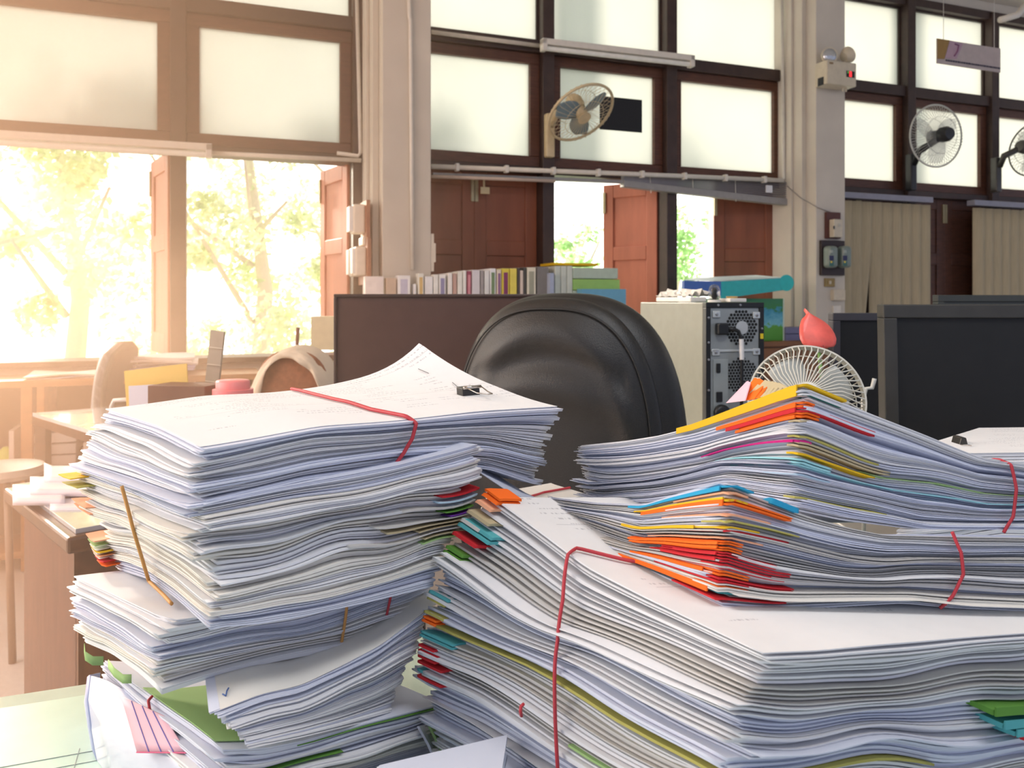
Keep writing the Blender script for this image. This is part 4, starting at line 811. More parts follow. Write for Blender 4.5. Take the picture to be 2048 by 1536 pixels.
for k in range(54):
    th_ = 2 * math.pi * k / 54; d_ = a * math.cos(th_) + b * math.sin(th_); d2 = a * math.cos(th_ + .35) + b * math.sin(th_ + .35)
    m.tube([fc + fn * .010 + d_ * rad, fc + fn * .024 + d_ * rad * .90, fc + fn * .032 + (d_ + d2).normalized() * rad * .6, fc + fn * .034 + d2 * rad * .28], .0010, 5, cap=False)
m.build('front_grille', Mfan, t, smooth=True)
m = MB()
for k in range(54):
    th_ = 2 * math.pi * k / 54; d_ = a * math.cos(th_) + b * math.sin(th_); m.tube([fc - fn * .010 + d_ * rad, fc - fn * .036 + d_ * rad * .86, fc - fn * .046 + d_ * rad * .3], .0010, 5, cap=False)
m.ring(fc - fn * .030, fn, rad * .93, .0009, 5, 48); m.ring(fc - fn * .040, fn, rad * .7, .0009, 5, 48)
m.build('rear_grille', Mfan, t, smooth=True)
MB().lathe(fc + fn * .030, fn, [(0, 0), (rad * .30, 0), (rad * .30, .004), (rad * .22, .007), (0, .008)], 28).build('badge', Mfan, t, smooth=True, auto=40)
for q in range(4):
    G = []
    for i in range(8):
        rr0 = rad * (.22 + .62 * i / 7); row = []
        for j in range(7):
            th_ = q * math.pi / 2 + .5 + (j / 6 - .5) * (1.15 - .1 * i / 7) * (.75 + .25 * math.sin(i / 7 * math.pi)); row.append(fc + (a * math.cos(th_) + b * math.sin(th_)) * rr0 + fn * (.016 * (j / 6 - .5) + .002))
        G.append(row)
    MB().sheet(G, fn * .0015).build('blade', Mbl, t, smooth=True)
MB().lathe(fc - fn * .09, fn, [(0, 0), (.022, .002), (.028, .02), (.028, .05), (.02, .07), (0, .072)], 24).build('motor', Mfan, t, smooth=True, auto=50)
MB().tube([fc - fn * .06, Vector((fc.x, fc.y + .05, .93)), Vector((fc.x, fc.y + .05, .77))], .014, 12).build('neck', Mfan, t, smooth=True)
MB().lathe((fc.x, fc.y + .05, .75), up, [(.065, 0), (.065, .012), (.05, .022), (.018, .03), (0, .03)], 32).build('base', Mfan, t, smooth=True, auto=50)
tag(MB().tube([Vector((P(1728, 778, 1.3).x, 1.3, .751)), P(1726, 800, 1.3), P(1732, 777, 1.3), P(1744, 776, 1.3), P(1748, 762, 1.3), P(1749, 757, 1.3)], .0035, 8).build('headset_hook', mat('grey_hook', (.5, .5, .46), .4), smooth=True), 'small grey curved hook behind the right side of the desk fan', 'hook')
def sm(a, n=3):
    a = a.copy()
    for _ in range(n): a[1:-1] = (a[:-2] + 2 * a[1:-1] + a[2:]) / 4
    return a
class Pile:
    def __init__(s, label, top, bot, tNR, tNL, bNR, bNL, curl=0, cpow=(3., 3.), wave=.02, seed=1, lpow=1., group=None, name='paper_bundle', smn=4, warp=0):
        s.T = [XY(*q) for q in top]; s.B = [XY(*q) for q in bot]; s.rs = np.random.RandomState(seed); s.curl, s.cpow, s.wave, s.lpow = curl, cpow, wave, lpow
        s.zt = (s.prof(s.T[0], s.T[1], tNR, smn), s.prof(s.T[0], s.T[2], tNL, smn)); s.zb = (s.prof(s.B[0], s.B[1], bNR, smn), s.prof(s.B[0], s.B[2], bNL, smn))
        s.ph = s.rs.rand(6) * 6.28
        c = s.B[0] + (s.B[1] - s.B[0]) * .5 + (s.B[2] - s.B[0]) * .5
        s.e = thing(name, label, 'paper stack', (c[0], c[1], float(s.zb[0][0])), group); s.W_ = np.linalg.norm(s.T[1] - s.T[0]); s.L_ = np.linalg.norm(s.T[2] - s.T[0])
    def prof(s, A, B, pix, smn):
        us, zs = [], []
        for px, py in pix:
            a = (px - 1024) / F; d = B - A; u = (a * A[1] - A[0]) / (d[0] - a * d[1]); Y = A[1] + d[1] * u; us.append(u); zs.append(ZC - (py - HZ) / F * Y)
        o = np.argsort(us); g = np.linspace(0, 1, 65); return sm(np.interp(g, np.array(us)[o], np.array(zs)[o]), smn)
    def z(s, pr, u, v):
        g = np.linspace(0, 1, 65); a, b = pr; z00 = (a[0] + b[0]) / 2
        return np.interp(u, g, a) + np.interp(v, g, b) - z00
    def pos(s, u, v, t):
        u = np.asarray(u, float); v = np.asarray(v, float); t = np.clip(np.asarray(t, float), -.2, 1.2)
        tt = np.clip(t, 0, 1); w1 = tt; wl = tt ** s.lpow
        N = s.B[0] + (s.T[0] - s.B[0]) * w1[..., None]; Rr = s.B[1] + (s.T[1] - s.B[1]) * w1[..., None]; L = s.B[2] + (s.T[2] - s.B[2]) * wl[..., None]
        xy = N + (Rr - N) * u[..., None] + (L - N) * v[..., None]
        p = s.ph; tw = t + s.wave * np.sin(np.pi * tt) * (np.sin(5.1 * u + 3.3 * v + p[0] + 5 * tt) + .7 * np.sin(9.7 * u - 6 * v + p[1] - 7 * tt) + .4 * np.sin(17 * u + 13 * v + p[2] + 6 * tt))
        zb, zt = s.z(s.zb, u, v), s.z(s.zt, u, v)
        z = zb + (zt - zb) * tw + s.curl * np.clip(u, 0, 1) ** s.cpow[0] * np.clip(v, 0, 1) ** s.cpow[1] * tt ** 6
        return np.concatenate([xy, z[..., None]], -1)
    def slab_arrays(s, t0, t1, u0, u1, v0, v1, du, dv, rot, nu, nv, corner=0.):
        gu = np.linspace(0, 1, nu + 1); gv = np.linspace(0, 1, nv + 1)
        U, V = np.meshgrid(u0 + (u1 - u0) * gu, v0 + (v1 - v0) * gv, indexing='ij')
        uu = U + du + rot * (V - .5) * s.L_ / s.W_; vv = V + dv - rot * (U - .5) * s.W_ / s.L_
        if corner:
            cw_ = np.clip(1 - (U + V) / .12, 0, 1); uu = uu + cw_ * .02; vv = vv + cw_ * .02
        top = s.pos(uu, vv, np.full_like(uu, t1)); bot = s.pos(uu, vv, np.full_like(uu, t0))
        n1, n2 = nu + 1, nv + 1; idx = np.arange(n1 * n2).reshape(n1, n2)
        a, b, c, d = idx[:-1, :-1].ravel(), idx[1:, :-1].ravel(), idx[1:, 1:].ravel(), idx[:-1, 1:].ravel()
        K = n1 * n2; fs = [np.stack([a, b, c, d], 1), np.stack([a, d, c, b], 1) + K]
        per = np.concatenate([idx[:, 0], idx[-1, 1:], idx[-2::-1, -1], idx[0, -2:0:-1]]); m = len(per)
        vs = [top.reshape(-1, 3), bot.reshape(-1, 3), top.reshape(-1, 3)[per], bot.reshape(-1, 3)[per]]
        i = np.arange(m); j = (i + 1) % m; fs.append(np.stack([2 * K + j, 2 * K + i, 2 * K + m + i, 2 * K + m + j], 1))
        uv = np.stack([(U * s.W_).ravel(), (V * s.L_).ravel()], 1)
        uvv = np.concatenate([uv, uv, uv[per], uv[per]])
        return np.concatenate(vs), np.concatenate(fs), uvv, K
    def make(s, slabs, name, mats, uv=False, printed_top=False, label=None):
        V, Fc, UVs, off = [], [], [], 0; mi = []
        for q, args in enumerate(slabs):
            v, f, u_, K = s.slab_arrays(*args); V.append(v); Fc.append(f + off); UVs.append(u_); off += len(v)
            m_ = np.zeros(len(f), int)
            if printed_top and q == len(slabs) - 1: m_[:(len(f) - 0) // 2 - 0] = 1; m_[(args[9]) * (args[10]):] = 0
            mi.append(m_)
        V = np.concatenate(V); Fc = np.concatenate(Fc); UVs = np.concatenate(UVs); mi = np.concatenate(mi)
        me = bpy.data.meshes.new(name); me.vertices.add(len(V)); me.vertices.foreach_set('co', V.astype(np.float32).ravel())
        n = len(Fc); me.loops.add(4 * n); me.loops.foreach_set('vertex_index', Fc.astype(np.int32).ravel()); me.polygons.add(n)
        me.polygons.foreach_set('loop_start', np.arange(0, 4 * n, 4, dtype=np.int32)); me.polygons.foreach_set('loop_total', np.full(n, 4, np.int32))
        me.polygons.foreach_set('use_smooth', np.ones(n, bool))
        if uv: l = me.uv_layers.new(name='UVMap'); l.data.foreach_set('uv', UVs[Fc.ravel()].astype(np.float32).ravel())
        for m_ in mats: me.materials.append(m_)
        if mi.any(): me.polygons.foreach_set('material_index', mi.astype(np.int32))
        me.update(calc_edges=True); me.validate()
        o = bpy.data.objects.new(name, me); COL.objects.link(o); o.parent = s.e; o.matrix_parent_inverse = s.e.matrix_world.inverted()
        if label: o['label'] = label
        return o
    def docs(s, pitch, zones=((0, 1, 1., .86),), jd=.004, js=.0012, pal=(PW, PW, PW, PC, PC, PC, PY), perdoc=(2, 6), nu=22, nv=14, topprint=True, t_lo=0., t_hi=1., skip=()):
        H = max(.01, float(s.zt[0][0] - s.zb[0][0]), float(s.zt[0][40] - s.zb[0][40])); rs = s.rs; t = t_lo; out = []
        while t < t_hi - 1e-6:
            k = rs.randint(*perdoc); du, dv, ro = rs.normal() * jd / s.W_, rs.normal() * jd / s.L_, rs.normal() * .012
            if rs.rand() < .10: du *= 2.2; dv *= 2.2
            sl = []; z_ = [q for q in zones if q[0] <= t < q[1] + 1e-6][-1]
            for _ in range(k):
                dtt = pitch * z_[2] * rs.uniform(.6, 1.5) / H; t1 = min(t + dtt, t_hi)
                fill = z_[3] * rs.uniform(.86, 1.08)
                if rs.rand() < .10: fill *= .6
                e0 = rs.normal() * js / s.W_; e1 = rs.normal() * js / s.L_
                sl.append((t, t + (t1 - t) * min(fill, .97), 0, 1, 0, 1, du + e0, dv + e1, ro + rs.normal() * .002, nu, nv, rs.rand() < .15)); t = t1
                if t >= t_hi - 1e-6: break
            out.append(sl)
        for q, sl in enumerate(out):
            last = q == len(out) - 1
            m_ = pal[rs.randint(len(pal))]
            if last and topprint: s.make(sl, 'document', [PW, PP], True, True)
            else: s.make(sl, 'document', [m_])
        return s
    def tab(s, t, u0, u1, v0, v1, m_, th=.0016, out=(.003, .003), rot=0, name='divider_tab', layers=1, label=None):
        H = float(s.zt[0][0] - s.zb[0][0]); dt_ = th / H; sl = []
        for i in range(layers): sl.append((t + i * dt_ * 1.6, t + i * dt_ * 1.6 + dt_, u0, u1, v0, v1, -out[0] / s.W_ * (1 if u0 <= 0 else 0) + i * .002, -out[1] / s.L_ * (1 if v0 <= 0 else 0), rot, 10, 10, 0))
        return s.make(sl, name, [m_], label=label)
    def face_tab(s, t0, t1, v0, v1, m_, off=.004, name='index_tab', face='L'):      # coloured strip on the left or right face, following the sheets
        n = 8; a = np.linspace(v0, v1, n); G = []
        for x in a:
            f_ = (x - v0) / (v1 - v0); row = []
            for q in (0, 1):
                tt = t0 + (t1 - t0) * q
                u_, v_ = ((-off / s.W_, x) if face == 'L' else (x, -off / s.L_)); row.append(Vector(s.pos(u_, v_, tt)))
            G.append(row)
        nrm = (Vector((*(s.T[0] - s.T[1]), 0)) if face == 'L' else Vector((*(s.T[0] - s.T[2]), 0))).normalized()
        o = MB().sheet([[p + nrm * .0006 for p in r_] for r_ in G], nrm * .0012)
        return o.build(name, m_, s.e)
    def band(s, ctrl, r, m_, name='rubber_band', lift=.0035):
        pts = []
        ctrl = np.array(ctrl, float); n = 60
        x = np.linspace(0, len(ctrl) - 1, n); C = np.stack([np.interp(x, np.arange(len(ctrl)), ctrl[:, k_]) for k_ in range(3)], 1)
        for u, v, t in C:
            p = s.pos(u, v, t); pts.append(Vector(p))
        return MB().tube(pts, r, 6).build(name, m_, s.e, smooth=True)
# ---- left pile, bottom to top ----
envtop = None
L7 = Pile('bottom document pile of the left stack, under the green sheet', [(450, .60), (872, .77), (215, .84)], [(470, .60), (860, .77), (240, .84)],
          [(450, 1640), (872, 1500)], [(450, 1640), (330, 1530), (215, 1400)], [(470, 1795), (860, 1531)], [(470, 1795), (240, 1453)], seed=7).docs(.0022, topprint=False, pal=(PC, PW, PC))
L6 = Pile('banded document bundle with a green sheet on top, low in the left stack', [(432, .605), (872, .77), (205, .84)], [(450, .60), (872, .77), (215, .84)],
          [(432, 1492), (520, 1490), (600, 1475), (700, 1448), (872, 1405)], [(432, 1492), (380, 1450), (330, 1415), (270, 1370), (205, 1318)],
          [(450, 1640), (872, 1500)], [(450, 1640), (330, 1530), (215, 1400)], seed=6, wave=.03).docs(.0017, pal=(PW, PC, PW, PC, PY), topprint=False)
L6.tab(1.006, .015, .34, .03, .60, PGR, th=.0008, name='green_sheet', out=(0, 0))
L6.tab(.93, .3, 1.0, -.01, .3, GRN, th=.0008); L6.tab(.60, 0.02, .5, -.004, .2, GRN, th=.0006)
L6.band([(-.03, .36, .05), (-.03, .42, .5), (-.02, .47, 1.0), (.0, .48, 1.03)], .0013, RB)
L6.band([(-.024, .50, .52), (-.02, .49, .8)], .0012, OB)
L5 = Pile('fanned papers with a blue pen mark, between the green sheet and the white bundle', [(430, .60), (865, .765), (395, .82)], [(500, .60), (775, .74), (450, .8)],
          [(430, 1420), (520, 1385), (600, 1368), (680, 1330), (760, 1288), (865, 1208)], [(430, 1420), (395, 1190)],
          [(500, 1492), (600, 1470), (700, 1445), (775, 1428)], [(500, 1492), (450, 1300)], seed=5, wave=.02).docs(.0008, zones=((0, 1, 1., .84),), jd=.002, pal=(PC, PW, PC, PW, PY), topprint=False)
q = [Vector(L5.pos(a, b, 1.006)) + Vector((0, 0, .0006)) for a, b in ((.035, .075), (.045, .055), (.052, .085), (.06, .10))]
MB().tube(q, .0006, 5).build('pen_mark', mat('blue_ink', (.05, .12, .35), .5), L5.e)
L4 = Pile('white bundle with a plain top sheet jutting out left, middle of the left stack', [(335, .627), (860, .80), (150, .79)], [(305, .627), (860, .79), (155, .78)],
          [(335, 1243), (450, 1225), (600, 1200), (860, 1130)], [(335, 1243), (240, 1195), (150, 1150)],
          [(305, 1390), (440, 1345), (520, 1325), (700, 1290), (860, 1225)], [(305, 1390), (265, 1352), (210, 1312), (155, 1288)], seed=4, wave=.035).docs(.0013, jd=.003, pal=(PW, PW, PY, PC, PW), topprint=False)
L4.band([(.62, -.012, -.02), (.625, -.016, .5), (.63, -.012, 1.0)], .0015, OB); L4.band([(.80, -.012, .3), (.81, -.018, .6), (.80, -.012, 1.0)], .0013, RB)
L2 = Pile('thick sagging bundle with a tan band and torn tabs, second from top of left stack', [(388, .605), (965, .77), (150, .836)], [(440, .60), (872, .75), (235, .83)],
          [(388, 1008), (600, 966), (787, 931), (900, 903), (965, 885)], [(388, 1008), (270, 965), (150, 925)],
          [(440, 1258), (520, 1250), (600, 1235), (740, 1203), (872, 1168)], [(440, 1258), (370, 1200), (310, 1160), (235, 1140)], seed=2, wave=.03).docs(.00145, zones=((0, .35, 1.2, .80), (.35, .6, 1.6, .74), (.6, 1, .9, .80)), jd=.0042, js=.0016, pal=(PW, PW, PC, PY, PW), topprint=False)
for t_, m_, v0 in ((.60, LOR, .86), (.55, LOR, .84), (.88, YEL, .9), (.80, OLV, .86), (.30, LOR, .93), (.26, PGR, .95), (.20, YEL, .92), (.16, LOR, .94), (.11, RED, .93), (.07, ORG, .92), (.14, PY, .96), (.22, PY, .95), (.18, PW, .97)):
    L2.tab(t_, -.07, .25, v0, 1.06, m_, th=.0009, out=(0, 0), rot=.02)
for t_, m_, u0 in ((.70, RED, .86), (.66, PB, .85), (.62, PG, .70), (.58, GRN, .9), (.54, PUR, .93), (.52, PG, .6), (.48, KRAFT, .65), (.44, KRAFT, .8), (.40, PG, .5), (.36, KRAFT, .84), (.32, PGR, .84)):
    L2.tab(t_, u0, 1.03, -.02, .2, m_, th=.0011, out=(0, 0))
L2.band([(-.035, .44, .97), (-.045, .44, .6), (-.045, .46, .3), (-.04, .50, .05), (-.04, .3, -.03)], .0016, OB)
L1 = Pile('top banded document bundle of the left stack with its far corner curled up', [(415, .616), (1125, .867), (225, .814)], [(385, .612), (1062, .86), (150, .83)],
          [(415, 892), (500, 878), (640, 852), (790, 842), (960, 822), (1125, 812)], [(415, 892), (330, 850), (225, 816)],
          [(385, 1008), (600, 955), (790, 930), (960, 934), (1062, 968)], [(385, 1008), (270, 965), (150, 925)], curl=.062, cpow=(6, 2.), seed=1, wave=.03).docs(.0013, zones=((0, .55, 1., .80), (.55, 1, 1.2, .80)), jd=.0052, js=.002, pal=(PW, PW, PC, PY, PW), nu=30, nv=20)
ub = L1.T[0] + 0; 
L1.band([(.49, -.03, .02), (.497, -.04, .3), (.50, -.04, .6), (.495, -.03, .92), (.48, .015, 1.06), (.46, .2, 1.05), (.47, .5, 1.05), (.50, .9, 1.05), (.505, .99, 1.04)], .0019, RB)
# loose bluish sheet sticking out below the top bundle
o = MB().sheet([[P(905, 905, .80), P(975, 930, .90)], [P(960, 945, .79), P(1010, 960, .88)], [P(1020, 985, .78), P(1050, 985, .86)], [P(1062, 1001, .78), P(1078, 998, .85)]], (0, 0, .0006)).build('loose_sheet', colr('shaded_blue_paper', (.55, .58, .68)))
tag(o, 'loose bluish sheet hanging out below the top left bundle beside the chair', 'paper')
# binder clip and staples on the curled page
def surf(pile, px, py, lift=.001):                     # point of a pile's top page seen at a pixel
    best = None
    for u in np.linspace(0, 1, 60):
        for v in np.linspace(0, 1, 60):
            p = pile.pos(u, v, 1.0); x = 1024 + F * p[0] / p[1]; y = HZ + F * (ZC - p[2]) / p[1]; d_ = (x - px) ** 2 + (y - py) ** 2
            if best is None or d_ < best[0]: best = (d_, u, v)
    _, u, v = best; p = Vector(pile.pos(u, v, 1.0)); a = Vector(pile.pos(u + .01, v, 1.0)) - p; b = Vector(pile.pos(u, v + .01, 1.0)) - p; n = a.cross(b).normalized()
    if n.z < 0: n = -n
    return p + n * lift, a.normalized(), b.normalized(), n
Msteel = mat('bright_steel', (.55, .5, .45), .25, metal=1.)
p, a, b, n = surf(L1, 945, 792, .004); bc = thing('binder_clip', 'black binder clip on the curled top pages of the left stack', 'binder clip', p)
MB().prism([p - a * .012 - n * .005, p + a * .012 - n * .005, p + a * .012 + b * .002 + n * .004, p - a * .012 + b * .002 + n * .004][:4], b * .012).build('body', mat('black_lacquer', (.03, .028, .025), .3), bc, bev=.0008)
MB().tube([p - a * .011 + n * .006, p - a * .009 - b * .02 + n * .003, p - a * .005 - b * .034 + n * .004, p + a * .001 - b * .034 + n * .004, p + a * .007 - b * .02 + n * .003, p + a * .011 + n * .006], .0007, 6).build('wire_handle', Msteel, bc, smooth=True)
MB().tube([p - a * .012 + n * .005, p + a * .012 + n * .005], .0018, 8).build('roll', Msteel, bc, smooth=True)
for px0, py0, px1, py1 in ((838, 741, 859, 746), (905, 767, 921, 778)):
    p0, _, _, n0 = surf(L1, px0, py0, .0012); p1, _, _, _ = surf(L1, px1, py1, .0012)
    tag(MB().tube([p0, p1], .0005, 5).build('staple', mat('staple_grey', (.2, .2, .22), .3, metal=.6)), 'staple near the tip of the curled page' if px0 == 838 else 'staple beside the binder clip on the curled page', 'staple')
# ---- envelope and pink slip at the foot of the left stack ----
Menv = mat('bluish_plastic_envelope', (.62, .66, .80), .25, noise=.08, scale=12, coat=.3)
ev = thing('plastic_envelope', 'bluish plastic envelope bulging at the foot of the left stack', 'envelope', P(330, 1530, .78))
rows = [[(182, 1352, .80), (215, 1362, .79), (262, 1388, .77), (320, 1425, .74), (380, 1470, .71)],
        [(176, 1400, .79), (208, 1415, .76), (262, 1432, .735), (325, 1465, .705), (392, 1502, .675)],
        [(183, 1460, .78), (212, 1468, .745), (270, 1478, .71), (335, 1495, .68), (405, 1525, .655)],
        [(190, 1500, .78), (220, 1508, .74), (280, 1512, .70), (345, 1518, .665), (420, 1545, .64)],
        [(197, 1540, .78), (228, 1556, .74), (288, 1570, .70), (352, 1585, .665), (430, 1610, .64)],
        [(205, 1600, .775), (240, 1640, .735), (300, 1690, .69), (360, 1730, .66), (440, 1760, .64)]]
MB().sheet([[P(*c) for c in r_] for r_ in rows], Vector((-.6, -.7, .2)) * .002).build('front_sheet', Menv, ev, smooth=True)
rim = [(180, 1350, .802), (174, 1400, .79), (181, 1450, .78), (190, 1500, .78), (197, 1545, .78), (205, 1600, .775)]
G = [[P(a, b, c), P(a - 6, b + 4, c + .02), P(a - 2, b, c + .05), P(a + 18, b - 4, c + .07)] for a, b, c in rim]
MB().sheet(G, Vector((-1, -.3, 0)) * .0015).build('side_fold', mat('lavender_plastic', (.36, .42, .66), .3), ev, smooth=True)
Mpink = paper('pink_paper', (.80, .50, .58))
ps = thing('pink_slip', 'pink ruled slip lying against the plastic envelope under the left stack', 'paper', P(300, 1460, .72))
G = []
for i in range(6):
    f_ = i / 5; lx, ly, ld = 244 + 32 * f_, 1392 + 112 * f_, .742 - .048 * f_ - .010; row = []
    for j in range(5):
        g = j / 4; rx, ry, rd = 330 + 45 * f_, 1432 + 73 * f_, .70 - .045 * f_ - .008; row.append(P(lx + (rx - lx) * g, ly + (ry - ly) * g, ld + (rd - ld) * g))
    G.append(row)
th = Vector((-.6, -.75, .2)).normalized(); MB().sheet(G, -th * .001).build('slip', Mpink, ps, smooth=True)
for j in range(1, 4):
    MB().tube([G[i][j] + th * .0012 for i in range(0, 6)], .0005, 5).build('ruled_line', mat('indigo_ink', (.12, .1, .4), .6), ps)
MB().tube([G[5][j] + th * .0012 for j in range(5)], .0006, 5).build('ruled_line', mat('crimson_ink', (.6, .08, .2), .6), ps)
# pale green sticky notes curling off the left side
for (pts, lab) in (([(168, 1296, .79), (170, 1312, .785), (185, 1322, .78), (206, 1322, .785)], 'pale green sticky note curling out under the plain white sheet'), ([(216, 1328, .77), (228, 1345, .755), (245, 1358, .745), (262, 1358, .74)], 'pale green sticky note pressed on the left side above the pink slip')):
    G = [[P(a, b - 9, c), P(a, b + 9, c - .004)] for a, b, c in pts]
    tag(MB().sheet(G, (-.0003, -.0005, 0)).build('sticky_note', PGR, smooth=True), lab, 'sticky note')
# ---- right pile ----
R4 = Pile('lowest document pile of the right stack, below the long red band', [(1470, .50), (2180, .612), (858, .74)], [(1470, .50), (2180, .612), (885, .74)],
          [(1470, 1750), (2180, 1650)], [(1470, 1770), (1250, 1650), (1080, 1530), (960, 1450), (858, 1397)], [(1470, 2038), (2180, 1777)], [(1470, 2038), (885, 1573)], seed=14).docs(.002, jd=.005, topprint=False, pal=(PW, PC))
R3 = Pile('big white document bundle held by a long red band, base of the right stack', [(1517, .50), (2180, .612), (985, .745)], [(1450, .50), (2180, .612), (853, .74)],
          [(1517, 1296), (1626, 1292), (1745, 1280), (1900, 1268), (2048, 1258), (2180, 1245)], [(1517, 1296), (1400, 1240), (1300, 1192), (1180, 1130), (1080, 1055), (985, 985)],
          [(1450, 1750), (1700, 1720), (2180, 1650)], [(1450, 1740), (1250, 1620), (1080, 1515), (960, 1440), (853, 1392)], lpow=3.0, seed=13, wave=.03)
R3.docs(.0016, zones=((0, .45, 1.15, .86), (.45, .65, 1.4, .70), (.65, .93, 2.0, .42), (.93, 1.01, 1.2, .8)), jd=.0045, js=.0022, pal=(PW, PW, PC, PC, PW, PG), perdoc=(3, 7), nu=30, nv=26)
tv = lambda px: R3.rs
for t_, m_, v0, lay in ((.985, ORG, .93, 2), (.95, LOR, .93, 1), (.90, KRAFT, .90, 1), (.86, PG, .92, 1), (.84, TEAL, .86, 2), (.80, RED, .90, 1), (.72, GRN, .93, 2), (.55, TEAL, .92, 1), (.52, OLV, .93, 1), (.45, OLV, .92, 1), (.40, ORG, .95, 2), (.31, TEAL, .86, 2), (.25, RED, .94, 1), (.22, RED, .92, 1), (.19, RED, .93, 1), (.16, RED, .9, 1), (.12, TEAL, .88, 1), (.09, RED, .9, 1)):
    R3.tab(t_, -.02, .05, v0, 1.012, m_, th=.0018, out=(0, 0), layers=lay)
R3.tab(.395, -.016, .5, -.005, .97, OLV, th=.0018, out=(0, 0), name='yellow_folder'); R3.tab(.17, -.014, .3, .30, .42, PGR, th=.0016, out=(0, 0)); R3.tab(.165, -.014, .3, .20, .30, AQ, th=.0016, out=(0, 0))
R3.band([(-.03, .42, .0), (-.035, .425, .12), (-.035, .45, .35), (-.035, .485, .65), (-.03, .535, .86), (-.02, .60, 1.0), (.02, .62, 1.012), (.12, .55, 1.012), (.24, .50, 1.012), (.40, .45, 1.012)], .0015, RB)
MB().tube([P(1047, 1408, .60), P(1042, 1413, .597), P(1041, 1422, .597), P(1043, 1432, .60)], .0013, 6).build('rubber_band', RB, R3.e, smooth=True)
for t_, m_, u0 in ((.645, GRN, .63), (.59, TEAL, .66), (.55, TEAL, .70), (.515, RED, .74)):
    R3.tab(t_, u0, 1.1, -.028, .2, m_, th=.003, out=(0, 0), layers=1); R3.face_tab(t_, t_ + .035, u0, 1.1, m_, off=.010, face='R')
R2 = Pile('document bundle with orange and red corner tabs, middle of the right stack', [(1465, .585), (2150, .65), (1113, .76)], [(1435, .58), (2150, .64), (1095, .76)],
          [(1465, 958), (1508, 976), (1613, 1020), (1700, 1048), (1772, 1064), (1903, 1064), (2150, 1068)], [(1465, 958), (1350, 990), (1297, 1008), (1200, 1005), (1113, 995)],
          [(1435, 1212), (1530, 1218), (1650, 1213), (1800, 1205), (1900, 1215), (2048, 1222), (2150, 1222)], [(1435, 1212), (1340, 1165), (1230, 1115), (1160, 1082), (1095, 1058)], seed=12, wave=.03, smn=2)
R2.docs(.0012, zones=((0, 1, 1., .78),), jd=.0045, js=.002, pal=(PW, PC, PC, PG, PW, PY), nu=34, nv=20, topprint=False)
for t_, m_, v1, u1, lay in ((.95, BLU, .50, .04, 1), (.90, LOR, .25, .03, 1), (.855, YEL, .46, .03, 1), (.83, ORG, .42, .12, 2), (.75, LOR, .30, .08, 1), (.70, OLV, .10, .14, 1), (.65, YEL, .50, .06, 1), (.62, RED, .20, .12, 1), (.55, LOR, .36, .07, 1), (.49, ORG, .46, .03, 3), (.43, ORG, .44, .03, 2), (.38, RED, .28, .10, 2), (.33, RED, .34, .13, 2), (.28, RED, .22, .12, 2), (.23, ORG, .40, .05, 2), (.18, RED, .3, .14, 2), (.12, ORG, .48, .05, 3), (.06, RED, .20, .13, 1)):
    R2.tab(t_, -.012, u1 * 1.3, -.012, v1, m_, th=.0013, out=(.002, .002), layers=min(lay, 2))
R2.tab(.10, -.008, 1.1, -.010, .9, colr('teal_folder', (.05, .30, .34)), th=.0020, name='teal_folder', out=(.0, .0)); R2.tab(.93, .10, .17, -.014, .1, BLU, th=.0045, out=(0, 0))
R2.band([(.60, -.02, 1.02), (.615, -.04, .75), (.625, -.042, .45), (.60, -.04, .2), (.575, -.03, .0)], .0013, RB)
R1 = Pile('top document bundle of the right stack with a yellow folder and red band', [(1605, .66), (2150, .71), (1160, .85)], [(1588, .66), (2150, .70), (1165, .84)],
          [(1605, 772), (1660, 795), (1760, 835), (1850, 870), (1950, 912), (2048, 927), (2150, 930)], [(1605, 772), (1500, 812), (1400, 850), (1320, 870), (1250, 881), (1160, 890)],
          [(1585, 1020), (1700, 1045), (1838, 1062), (2150, 1062)], [(1585, 1020), (1450, 988), (1300, 1008), (1200, 1012), (1165, 1002)], seed=11, wave=.03, smn=2)
R1.docs(.0014, zones=((0, 1, 1., .78),), jd=.0045, js=.002, pal=(PW, PC, PC, PW, PY, PC), nu=34, nv=20, topprint=False)
R1.tab(1.004, -.01, .14, -.012, .46, YEL, th=.002, name='yellow_folder', out=(.002, .002)); R1.tab(1.016, .10, .42, .02, .5, YEL, th=.001, name='yellow_folder', out=(0, 0)); R1.tab(1.012, .05, .16, .0, .3, PY, th=.0008, out=(0, 0))
for t_, m_, v1, u1, lay in ((.93, DGR, .02, .12, 1), (.84, ORG, .30, .03, 2), (.80, RED, .27, .24, 3), (.755, ORG, .22, .05, 2), (.72, KRAFT, .01, .20, 1), (.60, OLV, .01, .26, 1), (.565, MAG, .36, .02, 1), (.53, KRAFT, .01, .3, 2), (.47, YEL, .0, .25, 1), (.40, AQ, .34, .1, 2), (.30, PB, .25, .1, 1), (.10, OLV, .0, .3, 1)):
    R1.tab(t_, -.012, max(u1, .03), -.014, max(v1, .03), m_, th=.0016, out=(.002, .002), layers=min(lay, 2))
R1.tab(.385, -.006, 1.1, -.012, .6, AQ, th=.0011, name='aqua_folder', out=(0, 0)); R1.tab(.50, .2, 1.1, -.010, .5, PGR, th=.0008, out=(0, 0))
R1.band([(.70, .3, 1.03), (.71, .02, 1.03), (.715, -.03, .95), (.725, -.042, .6), (.72, -.04, .25), (.70, -.03, .0)], .0014, RB)
R1.face_tab(.925, 1.015, -.008, .47, YEL, off=.007, name='yellow_folder_flap')
for a_, b_, v1, m_ in ((.835, .872, .30, ORG), (.795, .832, .26, RED), (.745, .775, .22, ORG), (.560, .575, .36, MAG)): R1.face_tab(a_, b_, -.004, v1, m_, off=.006)
